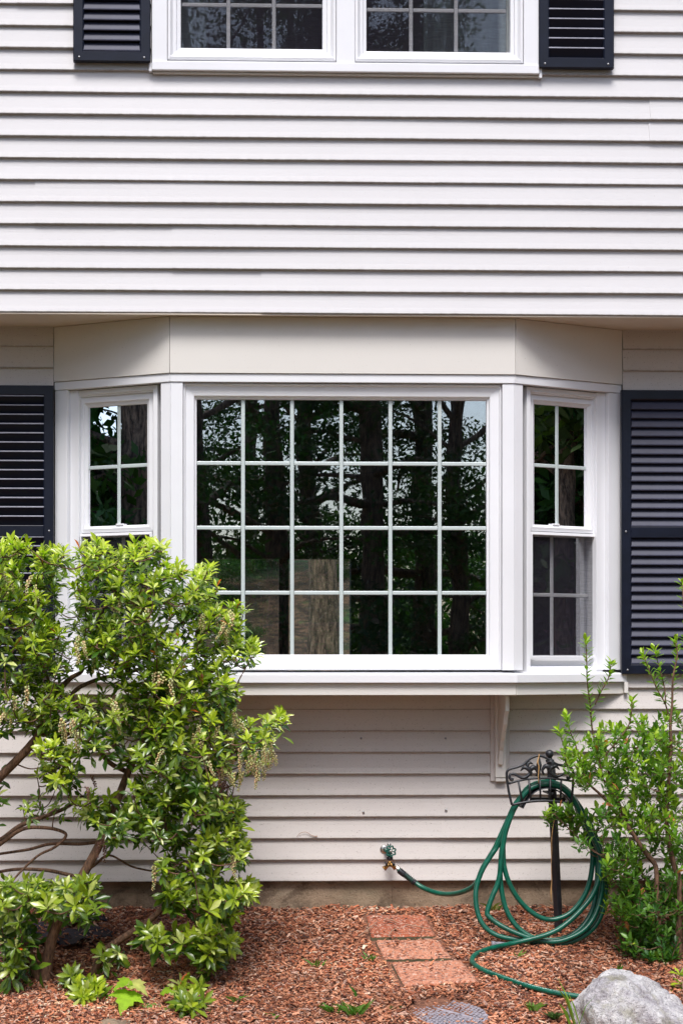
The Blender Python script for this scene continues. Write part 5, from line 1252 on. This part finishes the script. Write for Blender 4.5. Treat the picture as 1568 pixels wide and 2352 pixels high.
# ------------------------------------------------------------------ trees round the garden (seen in panes and through the house; woodland ring added)
def cards(n, cen, rad, size, base, var, up=0.0):
    """n small pointed leaf quads filling an ellipsoid"""
    d = nr.normal(size=(n, 3)); d /= np.linalg.norm(d, axis=1)[:, None]
    r = nr.random(n) ** 0.45
    c = np.asarray(cen) + d * r[:, None] * np.asarray(rad)
    a = nr.normal(size=(n, 3)); a /= np.linalg.norm(a, axis=1)[:, None]
    b = np.cross(a, nr.normal(size=(n, 3))); b /= np.linalg.norm(b, axis=1)[:, None]
    s = size * (0.6 + 0.8 * nr.random(n))[:, None]
    V = np.stack([c - a * s, c + b * s * 0.42, c + a * s, c - b * s * 0.42], 1)
    col = np.asarray(base) * (1 + var * (nr.random((n, 1)) - 0.5) * 2) * np.array([1, 1, 1])
    return V, np.repeat(col, 4, 0)
def make_tree(name, kind, H, trunk_r, crown_lo, spread, nclump, nleaf, leafs, base, lean=0.0):
    trunk = MB(); pts = []; x = y = 0.0
    for i in range(11):
        t = i / 10; x += rng.uniform(-.07, .07) + lean * 0.1; y += rng.uniform(-.07, .07)
        pts.append(Vector((x if i else 0, y if i else 0, H * 0.92 * t - 0.15)))
    pts = smooth(pts, 3)
    rad = [trunk_r * (1.35 - .35 * min(1, i / 3)) * (1 - 0.85 * (i / (len(pts) - 1)) ** 1.1) + 0.01 for i in range(len(pts))]
    trunk.tube(pts, rad, 14)
    Vs = []; Cs = []
    for k_ in range(nclump):
        t = rng.uniform(crown_lo, 1.0); i = min(len(pts) - 1, int(t * (len(pts) - 1))); p = pts[i]; a = rng.uniform(0, 2 * math.pi)
        if kind == 'pine': L = spread * (1.05 - t) * rng.uniform(0.5, 1.05) + 0.3; rise = -0.1 * L + rng.uniform(-.1, .2)
        else: L = spread * math.sin(math.pi * min(1, (t - crown_lo) / (1 - crown_lo) * 0.85 + 0.12)) * rng.uniform(0.35, 1.0) + 0.3; rise = L * rng.uniform(0.1, 0.7)
        e = p + Vector((math.cos(a) * L, math.sin(a) * L, rise)); mid = (p + e) / 2 + Vector((0, 0, L * 0.08)) + Vector((rng.uniform(-.1, .1), rng.uniform(-.1, .1), 0)) * L
        br = max(0.012, rad[i] * rng.uniform(.25, .5)); bp = smooth([p, mid, e], 4)
        trunk.tube(bp, [br, br * 0.6, 0.008], 6, caps=False)
        for q_, fr in ((e, 1.0), (mid, 0.7)):
            rr = (0.45 + 0.1 * L) * rng.uniform(0.8, 1.25)
            v_, c_ = cards(int(nleaf * fr), q_, (rr, rr, rr * (0.35 if kind == 'pine' else 0.6)), leafs, [b * rng.uniform(.7, 1.3) for b in base], 0.35); Vs.append(v_); Cs.append(c_)
    V = np.concatenate(Vs); C = np.concatenate(Cs); n = len(V)
    tm = trunk.mesh('trunk', M['tbark'], True)
    me = bpy.data.meshes.new('crown'); me.from_pydata(V.reshape(-1, 3).tolist(), [], np.arange(n * 4).reshape(-1, 4).tolist())
    a_ = me.color_attributes.new('Col', 'FLOAT_COLOR', 'POINT'); c4 = np.ones((n * 4, 4), dtype=np.float32); c4[:, :3] = C; a_.data.foreach_set('color', c4.ravel()); me.materials.append(M['tleaf'])
    return tm, me
OAK = [make_tree('oak', 'oak', 13, 0.17, 0.16, 3.0, 34, 230, 0.045, (0.055, 0.11, 0.022), l) for l in (0.5, -0.4)]
PINE = [make_tree('pine', 'pine', 15, 0.21, 0.10, 3.0, 50, 260, 0.045, (0.03, 0.07, 0.02)) for l in (0, 1)]
DENSE = make_tree('dense', 'oak', 13, 0.2, 0.03, 3.6, 60, 190, 0.11, (0.045, 0.10, 0.02))
BUSH = make_tree('bush', 'oak', 3.0, 0.04, 0.03, 1.6, 26, 260, 0.045, (0.07, 0.15, 0.03))
def tree(name, label, cat, proto, x, y, s, rz, group):
    t = thing(name, label, cat, (x, y, gz(x, y)), group); t.rotation_euler = (0, 0, rz); t.scale = (s, s, s)
    for nm, me in (('trunk', proto[0]), ('crown', proto[1])):
        o = bpy.data.objects.new(nm, me); COL.objects.link(o); o.parent = t
def mirror_x(sx, L): return at(sx, 1400, L - 0.74).x
G = 'trees across the garden mirrored in the windows'
front = [(470, 17, 0, 0.95, 'forked leaning tree reflected in the left pane column of the bay'), (662, 19, 1, 1.0, 'slim tree reflected behind the second upright bar of the bay'),
         (742, 23, 0, 1.1, 'slim tree reflected in the third pane column of the bay'), (1062, 18, 0, 0.9, 'tree reflected in the right pane column of the bay')]
for sx, L, p, s, lab in front: tree('oak_tree', lab, 'tree', OAK[p], mirror_x(sx, L), -L, s, rng.uniform(0, 6), G)
for sx, L, p, s, lab in [(872, 18, 0, 0.95, 'thick dark conifer trunk reflected in the fourth pane column of the bay'), (972, 21, 1, 0.95, 'dark conifer trunk reflected in the fifth pane column of the bay'), (590, 25, 1, 0.9, 'dark conifer reflected low in the second pane column of the bay')]:
    tree('pine_tree', lab, 'tree', PINE[p], mirror_x(sx, L), -L, s, rng.uniform(0, 6), G)
for sx, L, s, lab in [(500, 27, 1.2, 'leafy bush reflected low in the left pane column'), (760, 29, 0.9, 'leafy bush reflected low in the middle panes'), (940, 28, 1.0, 'leafy bush reflected low in the fifth pane column'), (1100, 26, 1.25, 'leafy bush reflected low in the right pane column'), (585, 24, 1.3, 'tall bush reflected in front of the rear window view, second pane column'), (690, 25, 1.35, 'tall bush reflected beside the rear window trunk, third pane column'), (1015, 31, 1.5, 'tall far bush reflected between the right two pane columns')]:
    tree('garden_bush', lab, 'bush', BUSH, mirror_x(sx, L), -L, s, rng.uniform(0, 6), 'bushes across the garden mirrored in the windows')
side = [(-13.0, -6.2, OAK[0], 0.9, 'oak_tree', 'leafy tree mirrored in the left narrow window'), (-14.5, -8.8, PINE[0], 0.9, 'pine_tree', 'dark conifer mirrored in the left narrow window'),
        (15.5, -7.0, PINE[1], 0.95, 'pine_tree', 'dark conifer mirrored in the right narrow window'), (14.0, -5.0, OAK[1], 0.8, 'oak_tree', 'leafy tree mirrored in the right narrow window')]
for x, y, pr, s, nm, lab in side: tree(nm, lab, 'tree', pr, x, y, s, rng.uniform(0, 6), 'trees at the sides of the garden')
# ring of wood added round the garden to block low sky
for i, (ang, dist) in enumerate([(-84, 14), (-70, 17), (-57, 19), (-45, 16), (-33, 18), (-23, 20), (-77, 23), (-51, 25), (-38, 24), (-27, 27), (26, 19), (36, 17), (47, 18), (59, 19), (71, 17), (84, 15), (31, 26), (42, 24), (53, 26), (66, 24), (56, 22), (63, 16), (66, 20), (-61, 15), (-64, 22)]):
    x, y = 0.7 + dist * math.sin(R(ang)), -dist * math.cos(R(ang))
    tree('oak_tree', 'dense woodland tree added to block low sky, partly mirrored as dark foliage', 'tree', DENSE, x, y, rng.uniform(.9, 1.15), rng.uniform(0, 6), 'woodland trees added round the garden')
# hillside behind the house: one stout trunk and a few seedlings in the rear window
TY = 14.0
p = at(741, 1460, TY); tb = at(741, 1468, TY)
tr_ = thing('oak_tree', 'stout bark-covered trunk on the hillside seen through the house', 'tree', (p.x, TY, gz(p.x, TY)))
mb = MB(); g0 = gz(p.x, TY); rr = 33 * 22.9 / F
mb.tube(smooth([(p.x, TY, g0 - 0.2), (p.x, TY, g0 + 0.15), (p.x + 0.01, TY, g0 + 0.8), (p.x - 0.03, TY, g0 + 3), (p.x, TY, g0 + 11)], 5), [rr * 1.5, rr * 1.2, rr * 1.02, rr * 0.95, rr * 0.6], 22); mb.build('trunk', M['tbark'], tr_, True)
v_, c_ = cards(5000, (p.x, TY, g0 + 12), (3.5, 3.5, 2.4), 0.12, (0.05, 0.10, 0.02), 0.4); np_obj('crown', v_, np.arange(len(v_) * 4).reshape(-1, 4), M['tleaf'], tr_, c_)
for sx, yy, w_, lab in ((510, 19, 1.1, 'leafy bush high on the hillside behind the left rear pane'), (590, 21, 1.2, 'leafy bush high on the hillside beside the window post'), (600, 10.6, 0.42, 'green seedling at the bottom left of the rear window'), (690, 10.3, 0.3, 'green seedling at the foot of the trunk in the rear window'), (765, 10.5, 0.3, 'small green seedling right of the trunk in the rear window'), (790, 20, 0.9, 'leafy bush high on the hillside right of the trunk'), (720, 12, 0.35, 'green seedling below the trunk in the rear window'), (548, 11.5, 0.45, 'green seedling at the left edge of the rear window'), (560, 13, 0.5, 'green sapling halfway up the hillside left of the window post')):
    q = at(sx, 1480, yy); t = thing('hillside_bush', lab, 'bush', (q.x, yy, gz(q.x, yy)), 'bushes on the hillside behind the house')
    t.scale = (w_ * 0.4,) * 3
    for nm, me in (('stem', BUSH[0]), ('leaves', BUSH[1])):
        o = bpy.data.objects.new(nm, me); COL.objects.link(o); o.parent = t
